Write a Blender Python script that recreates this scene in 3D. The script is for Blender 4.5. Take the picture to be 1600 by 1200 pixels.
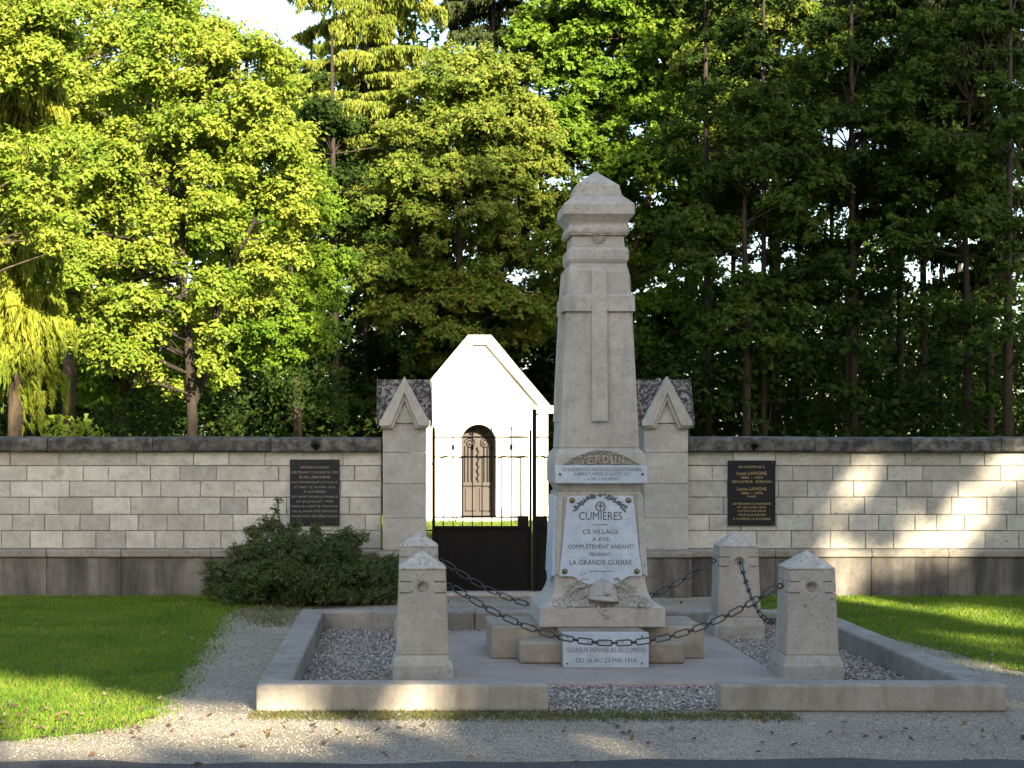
import bpy, bmesh, math, random
import numpy as np
from mathutils import Vector, Matrix

for o in list(bpy.data.objects):
    bpy.data.objects.remove(o)
scene = bpy.context.scene
COL = scene.collection
random.seed(7)
RNG = np.random.default_rng(11)
R = math.radians

# ------------------------------------------------------------------ camera
FPX = 2600.0                      # focal length in pixels of the 1600 px wide photograph
EYE = 1.6
cam_d = bpy.data.cameras.new('camera')
cam_d.sensor_width = 36.0
cam_d.lens = FPX / 1600 * 36
cam_d.shift_x = (800 - 628) / 1600
cam_d.shift_y = (692 - 600) / 1600
cam_d.clip_start = 0.1
cam_d.clip_end = 2000
cam = bpy.data.objects.new('camera', cam_d)
COL.objects.link(cam)
cam.location = (0, 0, EYE)
cam.rotation_euler = (R(90), 0, 0)
scene.camera = cam

# ------------------------------------------------------------------ light
SUN_EL = R(20.0)
SUN_AZ = R(163.0)                 # clockwise from +Y: behind the camera, a little to the right
TO_SUN = Vector((math.sin(SUN_AZ) * math.cos(SUN_EL), math.cos(SUN_AZ) * math.cos(SUN_EL), math.sin(SUN_EL)))
LDIR = -TO_SUN
world = bpy.data.worlds.new('World')
scene.world = world
world.use_nodes = True
wn = world.node_tree
wn.nodes.clear()
sky = wn.nodes.new('ShaderNodeTexSky')
sky.sky_type = 'NISHITA'
sky.sun_disc = False
sky.sun_elevation = SUN_EL
sky.sun_rotation = SUN_AZ
sky.dust_density = 2.0
sky.ozone_density = 1.0
bg = wn.nodes.new('ShaderNodeBackground')
bg.inputs['Strength'].default_value = 0.085
wo = wn.nodes.new('ShaderNodeOutputWorld')
wn.links.new(sky.outputs[0], bg.inputs['Color'])
wn.links.new(bg.outputs[0], wo.inputs['Surface'])
sun_d = bpy.data.lights.new('sun', 'SUN')
sun_d.energy = 5.0
sun_d.angle = R(0.5)
sun_d.color = (1.0, 0.86, 0.64)
sun = bpy.data.objects.new('sun', sun_d)
COL.objects.link(sun)
sun.location = (10, -30, 20)
sun.rotation_euler = LDIR.to_track_quat('-Z', 'Y').to_euler()

scene.view_settings.view_transform = 'Standard'
scene.view_settings.look = 'None'
scene.view_settings.exposure = 2.45
scene.view_settings.gamma = 1.0
scene.view_settings.use_curve_mapping = False
scene.cycles.max_bounces = 5
scene.cycles.diffuse_bounces = 3
scene.cycles.glossy_bounces = 2
scene.cycles.transmission_bounces = 3
scene.cycles.caustics_reflective = False
scene.cycles.caustics_refractive = False


def P(px, py, Y):
    """photograph pixel at distance Y -> world point"""
    return Vector(((px - 628) * Y / FPX, Y, EYE + (692 - py) * Y / FPX))


# ------------------------------------------------------------------ materials
def nt(name):
    m = bpy.data.materials.new(name)
    m.use_nodes = True
    t = m.node_tree
    t.nodes.clear()
    out = t.nodes.new('ShaderNodeOutputMaterial')
    return m, t, out


class NB:
    def __init__(s, t):
        s.t = t

    def n(s, typ, **kw):
        nd = s.t.nodes.new(typ)
        for k, v in kw.items():
            setattr(nd, k, v)
        return nd

    def link(s, a, b):
        s.t.links.new(a, b)

    def noise(s, vec, scale, detail=5, rough=0.6, dist=0.0):
        nd = s.n('ShaderNodeTexNoise')
        nd.inputs['Scale'].default_value = scale
        nd.inputs['Detail'].default_value = detail
        nd.inputs['Roughness'].default_value = rough
        nd.inputs['Distortion'].default_value = dist
        if vec is not None:
            s.link(vec, nd.inputs['Vector'])
        return nd.outputs['Fac']

    def ramp(s, fac, stops):
        nd = s.n('ShaderNodeValToRGB')
        el = nd.color_ramp.elements
        el[0].position = stops[0][0]
        el[0].color = stops[0][1]
        el[1].position = stops[-1][0]
        el[1].color = stops[-1][1]
        for p, c in stops[1:-1]:
            e = el.new(p)
            e.color = c
        s.link(fac, nd.inputs['Fac'])
        return nd.outputs['Color']

    def mix(s, fac, a, b, blend='MIX'):
        nd = s.n('ShaderNodeMix', data_type='RGBA', blend_type=blend)
        for sock, v in ((nd.inputs[0], fac), (nd.inputs[6], a), (nd.inputs[7], b)):
            if isinstance(v, (int, float)):
                sock.default_value = v
            elif isinstance(v, tuple):
                sock.default_value = v if len(v) == 4 else (*v, 1)
            else:
                s.link(v, sock)
        return nd.outputs[2]

    def maprange(s, v, a, b, c, d):
        nd = s.n('ShaderNodeMapRange')
        s.link(v, nd.inputs[0])
        for i, x in enumerate((a, b, c, d)):
            nd.inputs[i + 1].default_value = x
        return nd.outputs[0]

    def bump(s, h, strength, dist=0.01):
        nd = s.n('ShaderNodeBump')
        nd.inputs['Strength'].default_value = strength
        nd.inputs['Distance'].default_value = dist
        s.link(h, nd.inputs['Height'])
        return nd.outputs['Normal']

    def scaled(s, vec, sc):
        nd = s.n('ShaderNodeMapping')
        nd.inputs['Scale'].default_value = sc
        s.link(vec, nd.inputs['Vector'])
        return nd.outputs[0]


def g4(v):
    return (v[0], v[1], v[2], 1)


def stone_mat(name, a, b, scale=3.0, pits=None, lichen=None, streak=None, rnd=0.15, bump=0.35, rough=0.9, bdist=0.012):
    m, t, out = nt(name)
    B = NB(t)
    pos = B.n('ShaderNodeNewGeometry').outputs['Position']
    n1 = B.noise(pos, scale, 8, 0.65)
    col = B.ramp(n1, [(0.32, g4(b)), (0.68, g4(a))])
    fine = B.noise(pos, 90, 4, 0.7)
    col = B.mix(0.5, col, B.ramp(fine, [(0.25, (0.55, 0.55, 0.55, 1)), (0.6, (1, 1, 1, 1))]), 'MULTIPLY')
    mid = B.noise(pos, 14, 6, 0.7, 0.4)
    col = B.mix(0.45, col, B.ramp(mid, [(0.3, (0.62, 0.6, 0.57, 1)), (0.62, (1.05, 1.05, 1.05, 1))]), 'MULTIPLY')
    if rnd:
        oi = B.n('ShaderNodeObjectInfo').outputs['Random']
        v = B.maprange(oi, 0, 1, 1 - rnd, 1 + rnd * 0.6)
        cmb = B.n('ShaderNodeCombineColor')
        for i in range(3):
            B.link(v, cmb.inputs[i])
        col = B.mix(1.0, col, cmb.outputs[0], 'MULTIPLY')
        wn_ = B.n('ShaderNodeTexWhiteNoise', noise_dimensions='1D')
        B.link(oi, wn_.inputs['W'])
        f = B.maprange(wn_.outputs['Value'], 0, 1, 0, rnd * 0.7)
        col = B.mix(f, col, (a[0] * 0.95, a[1] * 0.84, a[2] * 0.68))
    if pits:
        ps, lo, hi, pc = pits
        pn = B.noise(pos, ps * 1.3, 2, 0.5, 0.15)
        pf = B.maprange(pn, lo + 0.045, hi + 0.045, 0, 0.8)
        big = B.maprange(B.noise(pos, 2.3, 4, 0.6), 0.4, 0.62, 0.0, 1)
        mm = B.n('ShaderNodeMath', operation='MULTIPLY')
        B.link(pf, mm.inputs[0])
        B.link(big, mm.inputs[1])
        col = B.mix(mm.outputs[0], col, pc)
    if streak:
        sc, lo, hi, scol, amt = streak
        sv = B.noise(B.scaled(pos, sc), 1.0, 7, 0.62, 0.3)
        sf = B.maprange(sv, lo, hi, 0, amt)
        col = B.mix(sf, col, scol)
    if lichen:
        for (ls, lo, hi, lc, amt) in lichen:
            ln = B.noise(pos, ls, 7, 0.72, 0.2)
            lf = B.maprange(ln, lo, hi, 0, amt)
            col = B.mix(lf, col, lc)
    p = B.n('ShaderNodeBsdfPrincipled')
    B.link(col, p.inputs['Base Color'])
    p.inputs['Roughness'].default_value = rough
    p.inputs['Specular IOR Level'].default_value = 0.25
    hn = B.noise(pos, 45, 8, 0.75)
    hn2 = B.noise(pos, 7, 5, 0.6)
    ad = B.n('ShaderNodeMath', operation='ADD')
    B.link(hn, ad.inputs[0])
    B.link(hn2, ad.inputs[1])
    B.link(B.bump(ad.outputs[0], bump, bdist), p.inputs['Normal'])
    B.link(p.outputs[0], out.inputs[0])
    return m


def plain_mat(name, c, rough=0.6, metal=0.0, var=0.25, scale=30, bump=0.15, spec=0.5):
    m, t, out = nt(name)
    B = NB(t)
    pos = B.n('ShaderNodeNewGeometry').outputs['Position']
    nz = B.noise(pos, scale, 6, 0.65)
    d = tuple(x * (1 - var) for x in c)
    l = tuple(min(1, x * (1 + var)) for x in c)
    col = B.ramp(nz, [(0.3, g4(d)), (0.7, g4(l))])
    p = B.n('ShaderNodeBsdfPrincipled')
    B.link(col, p.inputs['Base Color'])
    p.inputs['Roughness'].default_value = rough
    p.inputs['Metallic'].default_value = metal
    p.inputs['Specular IOR Level'].default_value = spec
    B.link(B.bump(nz, bump, 0.004), p.inputs['Normal'])
    B.link(p.outputs[0], out.inputs[0])
    return m


def leaf_mat(name, cols, transl=0.35, rough=0.6, clump=0.9, spec=0.18):
    m, t, out = nt(name)
    B = NB(t)
    geo = B.n('ShaderNodeNewGeometry')
    k = len(cols)
    col = B.ramp(geo.outputs['Random Per Island'], [(i / (k - 1), g4(c)) for i, c in enumerate(cols)])
    big = B.noise(geo.outputs['Position'], clump, 3, 0.5)
    col = B.mix(0.85, col, B.ramp(big, [(0.32, (0.58, 0.72, 0.6, 1)), (0.5, (0.95, 0.95, 0.9, 1)), (0.68, (1.25, 1.1, 1.2, 1))]), 'MULTIPLY')
    p = B.n('ShaderNodeBsdfPrincipled')
    B.link(col, p.inputs['Base Color'])
    p.inputs['Roughness'].default_value = rough
    p.inputs['Specular IOR Level'].default_value = spec
    tr = B.n('ShaderNodeBsdfTranslucent')
    tc = B.mix(1.0, col, (1.15, 1.2, 0.5, 1), 'MULTIPLY')
    B.link(tc, tr.inputs['Color'])
    mx = B.n('ShaderNodeMixShader')
    mx.inputs[0].default_value = transl
    B.link(p.outputs[0], mx.inputs[1])
    B.link(tr.outputs[0], mx.inputs[2])
    B.link(mx.outputs[0], out.inputs[0])
    return m


M = {}
LIME_A, LIME_B = (0.50, 0.455, 0.37), (0.37, 0.335, 0.27)
M['ashlar'] = stone_mat('ashlar_limestone', (0.49, 0.472, 0.415), (0.365, 0.35, 0.305), 3.5, pits=(26, 0.60, 0.68, (0.16, 0.14, 0.11, 1)),
                        lichen=[(5.0, 0.58, 0.68, (0.24, 0.23, 0.19, 1), 0.75)], rnd=0.24)
M['mortar'] = stone_mat('mortar', (0.24, 0.215, 0.17), (0.15, 0.135, 0.105), 9, rnd=0)
M['monument'] = stone_mat('monument_limestone', (0.43, 0.408, 0.362), (0.33, 0.312, 0.275), 2.6, pits=(38, 0.60, 0.67, (0.12, 0.10, 0.08, 1)),
                          lichen=[(4.0, 0.60, 0.72, (0.24, 0.23, 0.20, 1), 0.5)], streak=((9, 9, 0.9), 0.54, 0.75, (0.17, 0.155, 0.125, 1), 0.55), rnd=0.0, bump=0.45)
M['monument_cap'] = stone_mat('weathered_cap_limestone', (0.46, 0.43, 0.375), (0.34, 0.315, 0.27), 5, pits=(30, 0.56, 0.64, (0.09, 0.085, 0.075, 1)),
                              lichen=[(18, 0.55, 0.66, (0.19, 0.19, 0.18, 1), 0.6)], rnd=0.0, bump=0.5)
M['grimy_relief'] = stone_mat('grimy_relief_limestone', (0.31, 0.275, 0.215), (0.22, 0.195, 0.15), 6, rnd=0.0, bump=0.6)
M['bollard'] = stone_mat('bollard_limestone', (0.40, 0.38, 0.335), (0.295, 0.278, 0.243), 3.2, pits=(34, 0.57, 0.65, (0.11, 0.10, 0.08, 1)),
                         lichen=[(6, 0.58, 0.72, (0.18, 0.165, 0.135, 1), 0.65)], streak=((9, 9, 0.9), 0.55, 0.75, (0.16, 0.145, 0.115, 1), 0.55), rnd=0.12, bump=0.5)
M['bollard_top'] = stone_mat('bollard_cap_limestone', (0.47, 0.445, 0.39), (0.36, 0.34, 0.295), 7, pits=(36, 0.53, 0.62, (0.07, 0.068, 0.06, 1)),
                             lichen=[(30, 0.58, 0.66, (0.15, 0.15, 0.14, 1), 0.6)], rnd=0.05, bump=0.5)
M['pillar'] = stone_mat('pillar_limestone', (0.41, 0.392, 0.35), (0.30, 0.286, 0.254), 3, pits=(40, 0.58, 0.66, (0.13, 0.11, 0.09, 1)),
                        lichen=[(5, 0.6, 0.72, (0.22, 0.21, 0.18, 1), 0.5)], rnd=0.10)
M['roof_lichen'] = stone_mat('lichened_roof_stone', (0.30, 0.275, 0.25), (0.16, 0.148, 0.135), 6,
                             lichen=[(26, 0.44, 0.52, (0.022, 0.02, 0.02, 1), 0.95), (60, 0.62, 0.68, (0.48, 0.45, 0.42, 1), 0.7)], rnd=0.05, bump=0.8)
M['coping'] = stone_mat('coping_stone', (0.17, 0.16, 0.14), (0.085, 0.08, 0.072), 4,
                        lichen=[(9, 0.42, 0.58, (0.025, 0.025, 0.024, 1), 0.88), (55, 0.64, 0.70, (0.34, 0.33, 0.29, 1), 0.5)], rnd=0.2, bump=0.6)
M['plinth'] = stone_mat('stained_plinth', (0.24, 0.22, 0.19), (0.13, 0.12, 0.105), 3,
                        streak=((3.4, 3.4, 0.5), 0.38, 0.62, (0.026, 0.025, 0.024, 1), 0.82),
                        lichen=[(7, 0.50, 0.68, (0.07, 0.066, 0.06, 1), 0.6)], rnd=0.1, bump=0.6)
M['plinth_band'] = stone_mat('plinth_moulding', (0.29, 0.27, 0.23), (0.18, 0.168, 0.145), 5,
                             lichen=[(14, 0.52, 0.66, (0.085, 0.08, 0.07, 1), 0.8)], rnd=0.15, bump=0.6)
M['concrete'] = stone_mat('kerb_concrete', (0.33, 0.305, 0.265), (0.22, 0.20, 0.17), 2.2,
                          streak=((7, 7, 1.0), 0.48, 0.72, (0.13, 0.115, 0.088, 1), 0.6), lichen=[(11, 0.60, 0.72, (0.14, 0.125, 0.095, 1), 0.5)], rnd=0.08, bump=0.45)
M['pad'] = stone_mat('pad_concrete', (0.37, 0.31, 0.265), (0.29, 0.242, 0.205), 1.6,
                     lichen=[(7, 0.62, 0.74, (0.24, 0.21, 0.19, 1), 0.4)], rnd=0, bump=0.25)
M['pedestal'] = stone_mat('pedestal_concrete', (0.34, 0.305, 0.245), (0.235, 0.21, 0.165), 3.5,
                          lichen=[(12, 0.57, 0.7, (0.20, 0.19, 0.16, 1), 0.5)], rnd=0.06, bump=0.5)
M['marble'] = stone_mat('white_marble', (0.47, 0.525, 0.585), (0.36, 0.415, 0.48), 2.2,
                        lichen=[(5, 0.58, 0.75, (0.40, 0.42, 0.44, 1), 0.6)], rnd=0.03, bump=0.05, rough=0.35)
M['chapel'] = stone_mat('chapel_stone', (0.74, 0.71, 0.64), (0.64, 0.61, 0.54), 2, rnd=0.0, bump=0.2)
M['chapel_roof'] = stone_mat('chapel_roof_slate', (0.12, 0.11, 0.10), (0.07, 0.065, 0.06), 5, rnd=0.1)
M['granite'] = plain_mat('black_granite', (0.011, 0.012, 0.014), 0.5, 0, 0.5, 160, 0.03, 0.18)
M['gold'] = plain_mat('gilt_lettering', (0.38, 0.29, 0.11), 0.5, 0.3, 0.3, 120)
M['pale_letter'] = plain_mat('pale_lettering', (0.20, 0.19, 0.165), 0.7, 0, 0.35, 120)
M['ink'] = plain_mat('engraved_ink', (0.075, 0.08, 0.085), 0.7, 0, 0.4, 90)
M['grey_ink'] = plain_mat('faded_engraving', (0.13, 0.125, 0.11), 0.7, 0, 0.4, 90)
M['bronze'] = plain_mat('bronze_boss', (0.16, 0.13, 0.07), 0.45, 0.7, 0.35, 60)
M['iron'] = plain_mat('gate_iron', (0.006, 0.005, 0.0045), 0.6, 0.0, 0.4, 25, 0.15, 0.1)
M['chain'] = plain_mat('chain_iron', (0.055, 0.055, 0.058), 0.45, 0.6, 0.45, 80)
M['door'] = plain_mat('chapel_door_paint', (0.020, 0.013, 0.009), 0.55, 0.1, 0.3, 12)
M['door_iron'] = plain_mat('door_grille_iron', (0.014, 0.009, 0.007), 0.5, 0.4, 0.3, 30)
M['bark'] = stone_mat('bark', (0.13, 0.095, 0.06), (0.06, 0.045, 0.03), 8, streak=((14, 14, 2), 0.45, 0.6, (0.03, 0.024, 0.018, 1), 0.8), rnd=0.1, bump=0.9, bdist=0.03)
M['dark_bark'] = stone_mat('dark_bark', (0.055, 0.043, 0.033), (0.028, 0.022, 0.018), 8, streak=((14, 14, 2), 0.45, 0.6, (0.02, 0.016, 0.013, 1), 0.8), rnd=0.1, bump=0.9, bdist=0.03)
M['leaf_maple'] = leaf_mat('maple_leaves', [(0.095, 0.160, 0.012), (0.155, 0.225, 0.018), (0.215, 0.265, 0.030), (0.12, 0.19, 0.014), (0.265, 0.28, 0.055), (0.17, 0.225, 0.02)], 0.42)
M['leaf_ash'] = leaf_mat('ash_leaves', [(0.075, 0.145, 0.010), (0.115, 0.195, 0.013), (0.16, 0.23, 0.018), (0.09, 0.165, 0.011)], 0.42)
M['leaf_green'] = leaf_mat('green_leaves', [(0.065, 0.13, 0.010), (0.10, 0.18, 0.013), (0.145, 0.22, 0.018), (0.08, 0.155, 0.011)], 0.4)
M['leaf_mixed'] = leaf_mat('turning_leaves', [(0.065, 0.115, 0.012), (0.105, 0.16, 0.016), (0.16, 0.21, 0.022), (0.19, 0.175, 0.04), (0.08, 0.135, 0.012), (0.15, 0.19, 0.026), (0.09, 0.15, 0.014)], 0.38)
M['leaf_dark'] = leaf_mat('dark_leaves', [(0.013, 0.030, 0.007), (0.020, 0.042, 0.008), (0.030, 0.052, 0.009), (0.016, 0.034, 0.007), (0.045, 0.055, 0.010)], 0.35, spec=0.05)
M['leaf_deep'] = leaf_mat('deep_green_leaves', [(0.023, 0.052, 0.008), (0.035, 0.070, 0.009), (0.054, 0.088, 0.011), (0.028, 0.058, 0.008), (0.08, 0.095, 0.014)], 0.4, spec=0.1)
M['needle_gold'] = leaf_mat('golden_needles', [(0.17, 0.215, 0.018), (0.22, 0.25, 0.022), (0.14, 0.19, 0.016), (0.25, 0.25, 0.03)], 0.35)
M['needle'] = leaf_mat('spruce_needles', [(0.10, 0.14, 0.016), (0.16, 0.195, 0.022), (0.20, 0.215, 0.032), (0.075, 0.11, 0.014)], 0.3)
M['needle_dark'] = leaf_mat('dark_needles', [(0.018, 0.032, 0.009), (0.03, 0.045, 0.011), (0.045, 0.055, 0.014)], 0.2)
M['juniper'] = leaf_mat('juniper_sprays', [(0.045, 0.068, 0.022), (0.065, 0.09, 0.028), (0.09, 0.10, 0.042), (0.05, 0.088, 0.022)], 0.15, clump=3)
M['grass'] = leaf_mat('grass_blades', [(0.075, 0.170, 0.009), (0.105, 0.205, 0.012), (0.145, 0.225, 0.017), (0.082, 0.182, 0.010), (0.23, 0.23, 0.055), (0.12, 0.20, 0.013)], 0.35, clump=1.6)
M['moss'] = leaf_mat('dry_grass', [(0.09, 0.11, 0.02), (0.13, 0.12, 0.035), (0.06, 0.09, 0.015), (0.16, 0.13, 0.06)], 0.25, clump=3)
M['litter'] = leaf_mat('fallen_leaf', [(0.10, 0.06, 0.03), (0.05, 0.035, 0.02), (0.16, 0.11, 0.05), (0.20, 0.17, 0.10), (0.07, 0.06, 0.03)], 0.1)


def pebble_mat(name, cols):
    m, t, out = nt(name)
    B = NB(t)
    geo = B.n('ShaderNodeNewGeometry')
    k = len(cols)
    col = B.ramp(geo.outputs['Random Per Island'], [(i / (k - 1), g4(c)) for i, c in enumerate(cols)])
    p = B.n('ShaderNodeBsdfPrincipled')
    B.link(col, p.inputs['Base Color'])
    p.inputs['Roughness'].default_value = 0.8
    B.link(p.outputs[0], out.inputs[0])
    return m


M['pebble'] = pebble_mat('grey_pebbles', [(0.215, 0.195, 0.165), (0.32, 0.292, 0.25), (0.11, 0.096, 0.085), (0.43, 0.385, 0.335), (0.24, 0.212, 0.185), (0.16, 0.143, 0.125), (0.52, 0.475, 0.42)])
M['chip'] = pebble_mat('limestone_chips', [(0.30, 0.265, 0.205), (0.40, 0.355, 0.28), (0.21, 0.185, 0.145), (0.48, 0.44, 0.36), (0.12, 0.105, 0.08)])


def ground_mat(name, a, b, speck, bump=0.5, fine=120, patch=None):
    m, t, out = nt(name)
    B = NB(t)
    pos = B.n('ShaderNodeNewGeometry').outputs['Position']
    col = B.ramp(B.noise(pos, 1.3, 6, 0.6), [(0.3, g4(b)), (0.7, g4(a))])
    vo = B.n('ShaderNodeTexVoronoi')
    vo.inputs['Scale'].default_value = fine
    B.link(pos, vo.inputs['Vector'])
    sep = B.n('ShaderNodeSeparateColor')
    B.link(vo.outputs['Color'], sep.inputs[0])
    col = B.mix(speck, col, B.ramp(sep.outputs[0], [(0.0, (0.35, 0.35, 0.36, 1)), (0.5, (0.95, 0.95, 0.95, 1)), (1.0, (1.7, 1.65, 1.55, 1))]), 'MULTIPLY')
    if patch:
        ps, lo, hi, pc, amt = patch
        col = B.mix(B.maprange(B.noise(pos, ps, 6, 0.65), lo, hi, 0, amt), col, pc)
    p = B.n('ShaderNodeBsdfPrincipled')
    B.link(col, p.inputs['Base Color'])
    p.inputs['Roughness'].default_value = 0.95
    p.inputs['Specular IOR Level'].default_value = 0.2
    B.link(B.bump(vo.outputs['Distance'], bump, 0.008), p.inputs['Normal'])
    B.link(p.outputs[0], out.inputs[0])
    return m


M['verge'] = ground_mat('gravel_verge', (0.30, 0.265, 0.205), (0.20, 0.175, 0.135), 0.8, patch=(2.2, 0.55, 0.72, (0.20, 0.175, 0.13, 1), 0.6))
M['bed'] = ground_mat('gravel_bed', (0.24, 0.21, 0.18), (0.15, 0.13, 0.11), 0.9, fine=70)
M['asphalt'] = ground_mat('asphalt', (0.075, 0.073, 0.072), (0.05, 0.049, 0.05), 0.8, fine=160)
M['soil'] = ground_mat('lawn_soil', (0.085, 0.105, 0.024), (0.055, 0.08, 0.016), 0.6, fine=60)
M['forest_floor'] = ground_mat('forest_floor', (0.05, 0.055, 0.02), (0.03, 0.028, 0.015), 0.6, fine=12)


# ------------------------------------------------------------------ object helpers
def empty(name, loc, label, cat, group=None):
    o = bpy.data.objects.new(name, None)
    o.empty_display_size = 0.2
    o.location = loc
    COL.objects.link(o)
    tag(o, label, cat, group)
    return o


def tag(o, label=None, cat=None, group=None, kind=None):
    if label: o['label'] = label
    if cat: o['category'] = cat
    if group: o['group'] = group
    if kind: o['kind'] = kind
    return o


def org(parent):
    if parent is None:
        return Vector((0, 0, 0))
    v = Vector(parent.location)
    while parent.parent is not None:
        parent = parent.parent
        v = v + Vector(parent.location)
    return v


def link_mesh(name, me, mat, parent=None, loc=None):
    o = bpy.data.objects.new(name, me)
    if mat is not None and len(me.materials) == 0:
        me.materials.append(M[mat] if isinstance(mat, str) else mat)
    if parent is not None:
        o.parent = parent
    if loc is not None:
        o.location = Vector(loc) - org(parent)
    COL.objects.link(o)
    return o


def mesh(name, verts, faces, mat, parent=None, smooth=False, bevel=0.0, segs=2):
    """verts are world coordinates; stored relative to the parent's origin"""
    og = org(parent)
    me = bpy.data.meshes.new(name)
    me.from_pydata([tuple(Vector(v) - og) for v in verts], [], faces)
    bm = bmesh.new()
    bm.from_mesh(me)
    bmesh.ops.recalc_face_normals(bm, faces=bm.faces)
    if bevel:
        ed = [e for e in bm.edges if len(e.link_faces) == 2 and e.calc_face_angle(0) > R(20)]
        bmesh.ops.bevel(bm, geom=ed, offset=bevel, segments=segs, profile=0.5, affect='EDGES', clamp_overlap=True)
    if smooth:
        for f in bm.faces:
            f.smooth = True
    bm.to_mesh(me)
    bm.free()
    return link_mesh(name, me, mat, parent)


class MB:
    def __init__(s):
        s.v = []
        s.f = []

    def add(s, verts, faces):
        k = len(s.v)
        s.v += [tuple(v) for v in verts]
        s.f += [tuple(i + k for i in f) for f in faces]
        return s

    def box(s, x0, x1, y0, y1, z0, z1):
        return s.add([(x0, y0, z0), (x1, y0, z0), (x1, y1, z0), (x0, y1, z0), (x0, y0, z1), (x1, y0, z1), (x1, y1, z1), (x0, y1, z1)],
                     [(0, 3, 2, 1), (4, 5, 6, 7), (0, 1, 5, 4), (1, 2, 6, 5), (2, 3, 7, 6), (3, 0, 4, 7)])

    def stack(s, cx, cy, prof):
        """square rings: prof = [(half_x, half_y, z)]"""
        vs, fs = [], []
        for hx, hy, z in prof:
            vs += [(cx - hx, cy - hy, z), (cx + hx, cy - hy, z), (cx + hx, cy + hy, z), (cx - hx, cy + hy, z)]
        n = len(prof)
        for i in range(n - 1):
            for k in range(4):
                a, b = i * 4 + k, i * 4 + (k + 1) % 4
                fs.append((a, b, b + 4, a + 4))
        fs.append((3, 2, 1, 0))
        if prof[-1][0] > 1e-5:
            fs.append(tuple((n - 1) * 4 + k for k in range(4)))
        return s.add(vs, fs)

    def prism_y(s, poly, y0, y1):
        """polygon in (x, z) extruded along y"""
        n = len(poly)
        vs = [(x, y0, z) for x, z in poly] + [(x, y1, z) for x, z in poly]
        fs = [tuple(range(n)), tuple(range(2 * n - 1, n - 1, -1))]
        for i in range(n):
            j = (i + 1) % n
            fs.append((i, i + n, j + n, j))
        return s.add(vs, fs)

    def tube(s, pts, radii, seg=6, cap=True):
        pts = [Vector(p) for p in pts]
        if isinstance(radii, (int, float)):
            radii = [radii] * len(pts)
        k = len(s.v)
        n = len(pts)
        prev = None
        for i, p in enumerate(pts):
            d = (pts[min(i + 1, n - 1)] - pts[max(i - 1, 0)])
            d = d.normalized() if d.length > 1e-9 else Vector((0, 0, 1))
            u = prev - d * prev.dot(d) if prev is not None else d.orthogonal()
            u = u.normalized() if u.length > 1e-6 else d.orthogonal().normalized()
            prev = u
            w = d.cross(u)
            for j in range(seg):
                a = 2 * math.pi * j / seg
                s.v.append(tuple(p + (u * math.cos(a) + w * math.sin(a)) * radii[i]))
        for i in range(n - 1):
            for j in range(seg):
                a, b = k + i * seg + j, k + i * seg + (j + 1) % seg
                s.f.append((a, b, b + seg, a + seg))
        if cap:
            s.f.append(tuple(k + j for j in range(seg - 1, -1, -1)))
            s.f.append(tuple(k + (n - 1) * seg + j for j in range(seg)))
        return s

    def lathe(s, c, axis, prof, seg=16):
        """prof = [(radius, along axis)]"""
        axis = Vector(axis).normalized()
        u = axis.orthogonal().normalized()
        w = axis.cross(u)
        c = Vector(c)
        k = len(s.v)
        for r, h in prof:
            for j in range(seg):
                a = 2 * math.pi * j / seg
                s.v.append(tuple(c + axis * h + (u * math.cos(a) + w * math.sin(a)) * r))
        for i in range(len(prof) - 1):
            for j in range(seg):
                a, b = k + i * seg + j, k + i * seg + (j + 1) % seg
                s.f.append((a, b, b + seg, a + seg))
        s.f.append(tuple(k + j for j in range(seg)))
        s.f.append(tuple(k + (len(prof) - 1) * seg + j for j in range(seg)))
        return s

    def leaf(s, base, tip, normal, width, bulge=0.3):
        """a raised almond leaf lying on a surface"""
        base, tip, normal = Vector(base), Vector(tip), Vector(normal).normalized()
        d = tip - base
        side = d.cross(normal).normalized() * width / 2
        m1 = base + d * 0.35
        h = normal * width * bulge
        vs = [base, m1 + side, m1 - side, m1 + h, base + d * 0.7 + side * 0.75, base + d * 0.7 - side * 0.75, base + d * 0.7 + h * 0.8, tip]
        return s.add(vs, [(0, 1, 3), (0, 3, 2), (1, 4, 6, 3), (3, 6, 5, 2), (4, 7, 6), (6, 7, 5)])

    def build(s, name, mat, parent=None, smooth=False, bevel=0.0, segs=2):
        return mesh(name, s.v, s.f, mat, parent, smooth, bevel, segs)


def np_mesh(name, verts, faces_flat, nper, mat, parent=None, smooth=False):
    og = np.array(org(parent), dtype=np.float32)
    verts = np.asarray(verts, dtype=np.float32) - og
    nf = len(faces_flat) // nper
    me = bpy.data.meshes.new(name)
    me.vertices.add(len(verts))
    me.vertices.foreach_set('co', verts.ravel())
    me.loops.add(len(faces_flat))
    me.loops.foreach_set('vertex_index', np.asarray(faces_flat, dtype=np.int32))
    me.polygons.add(nf)
    me.polygons.foreach_set('loop_start', np.arange(nf, dtype=np.int32) * nper)
    if smooth:
        me.polygons.foreach_set('use_smooth', np.ones(nf, dtype=bool))
    me.update(calc_edges=True)
    return link_mesh(name, me, mat, parent)


def rand_unit(n):
    v = RNG.normal(size=(n, 3))
    return v / np.linalg.norm(v, axis=1, keepdims=True)


def norm(v):
    return v / np.maximum(np.linalg.norm(v, axis=1, keepdims=True), 1e-9)


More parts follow.
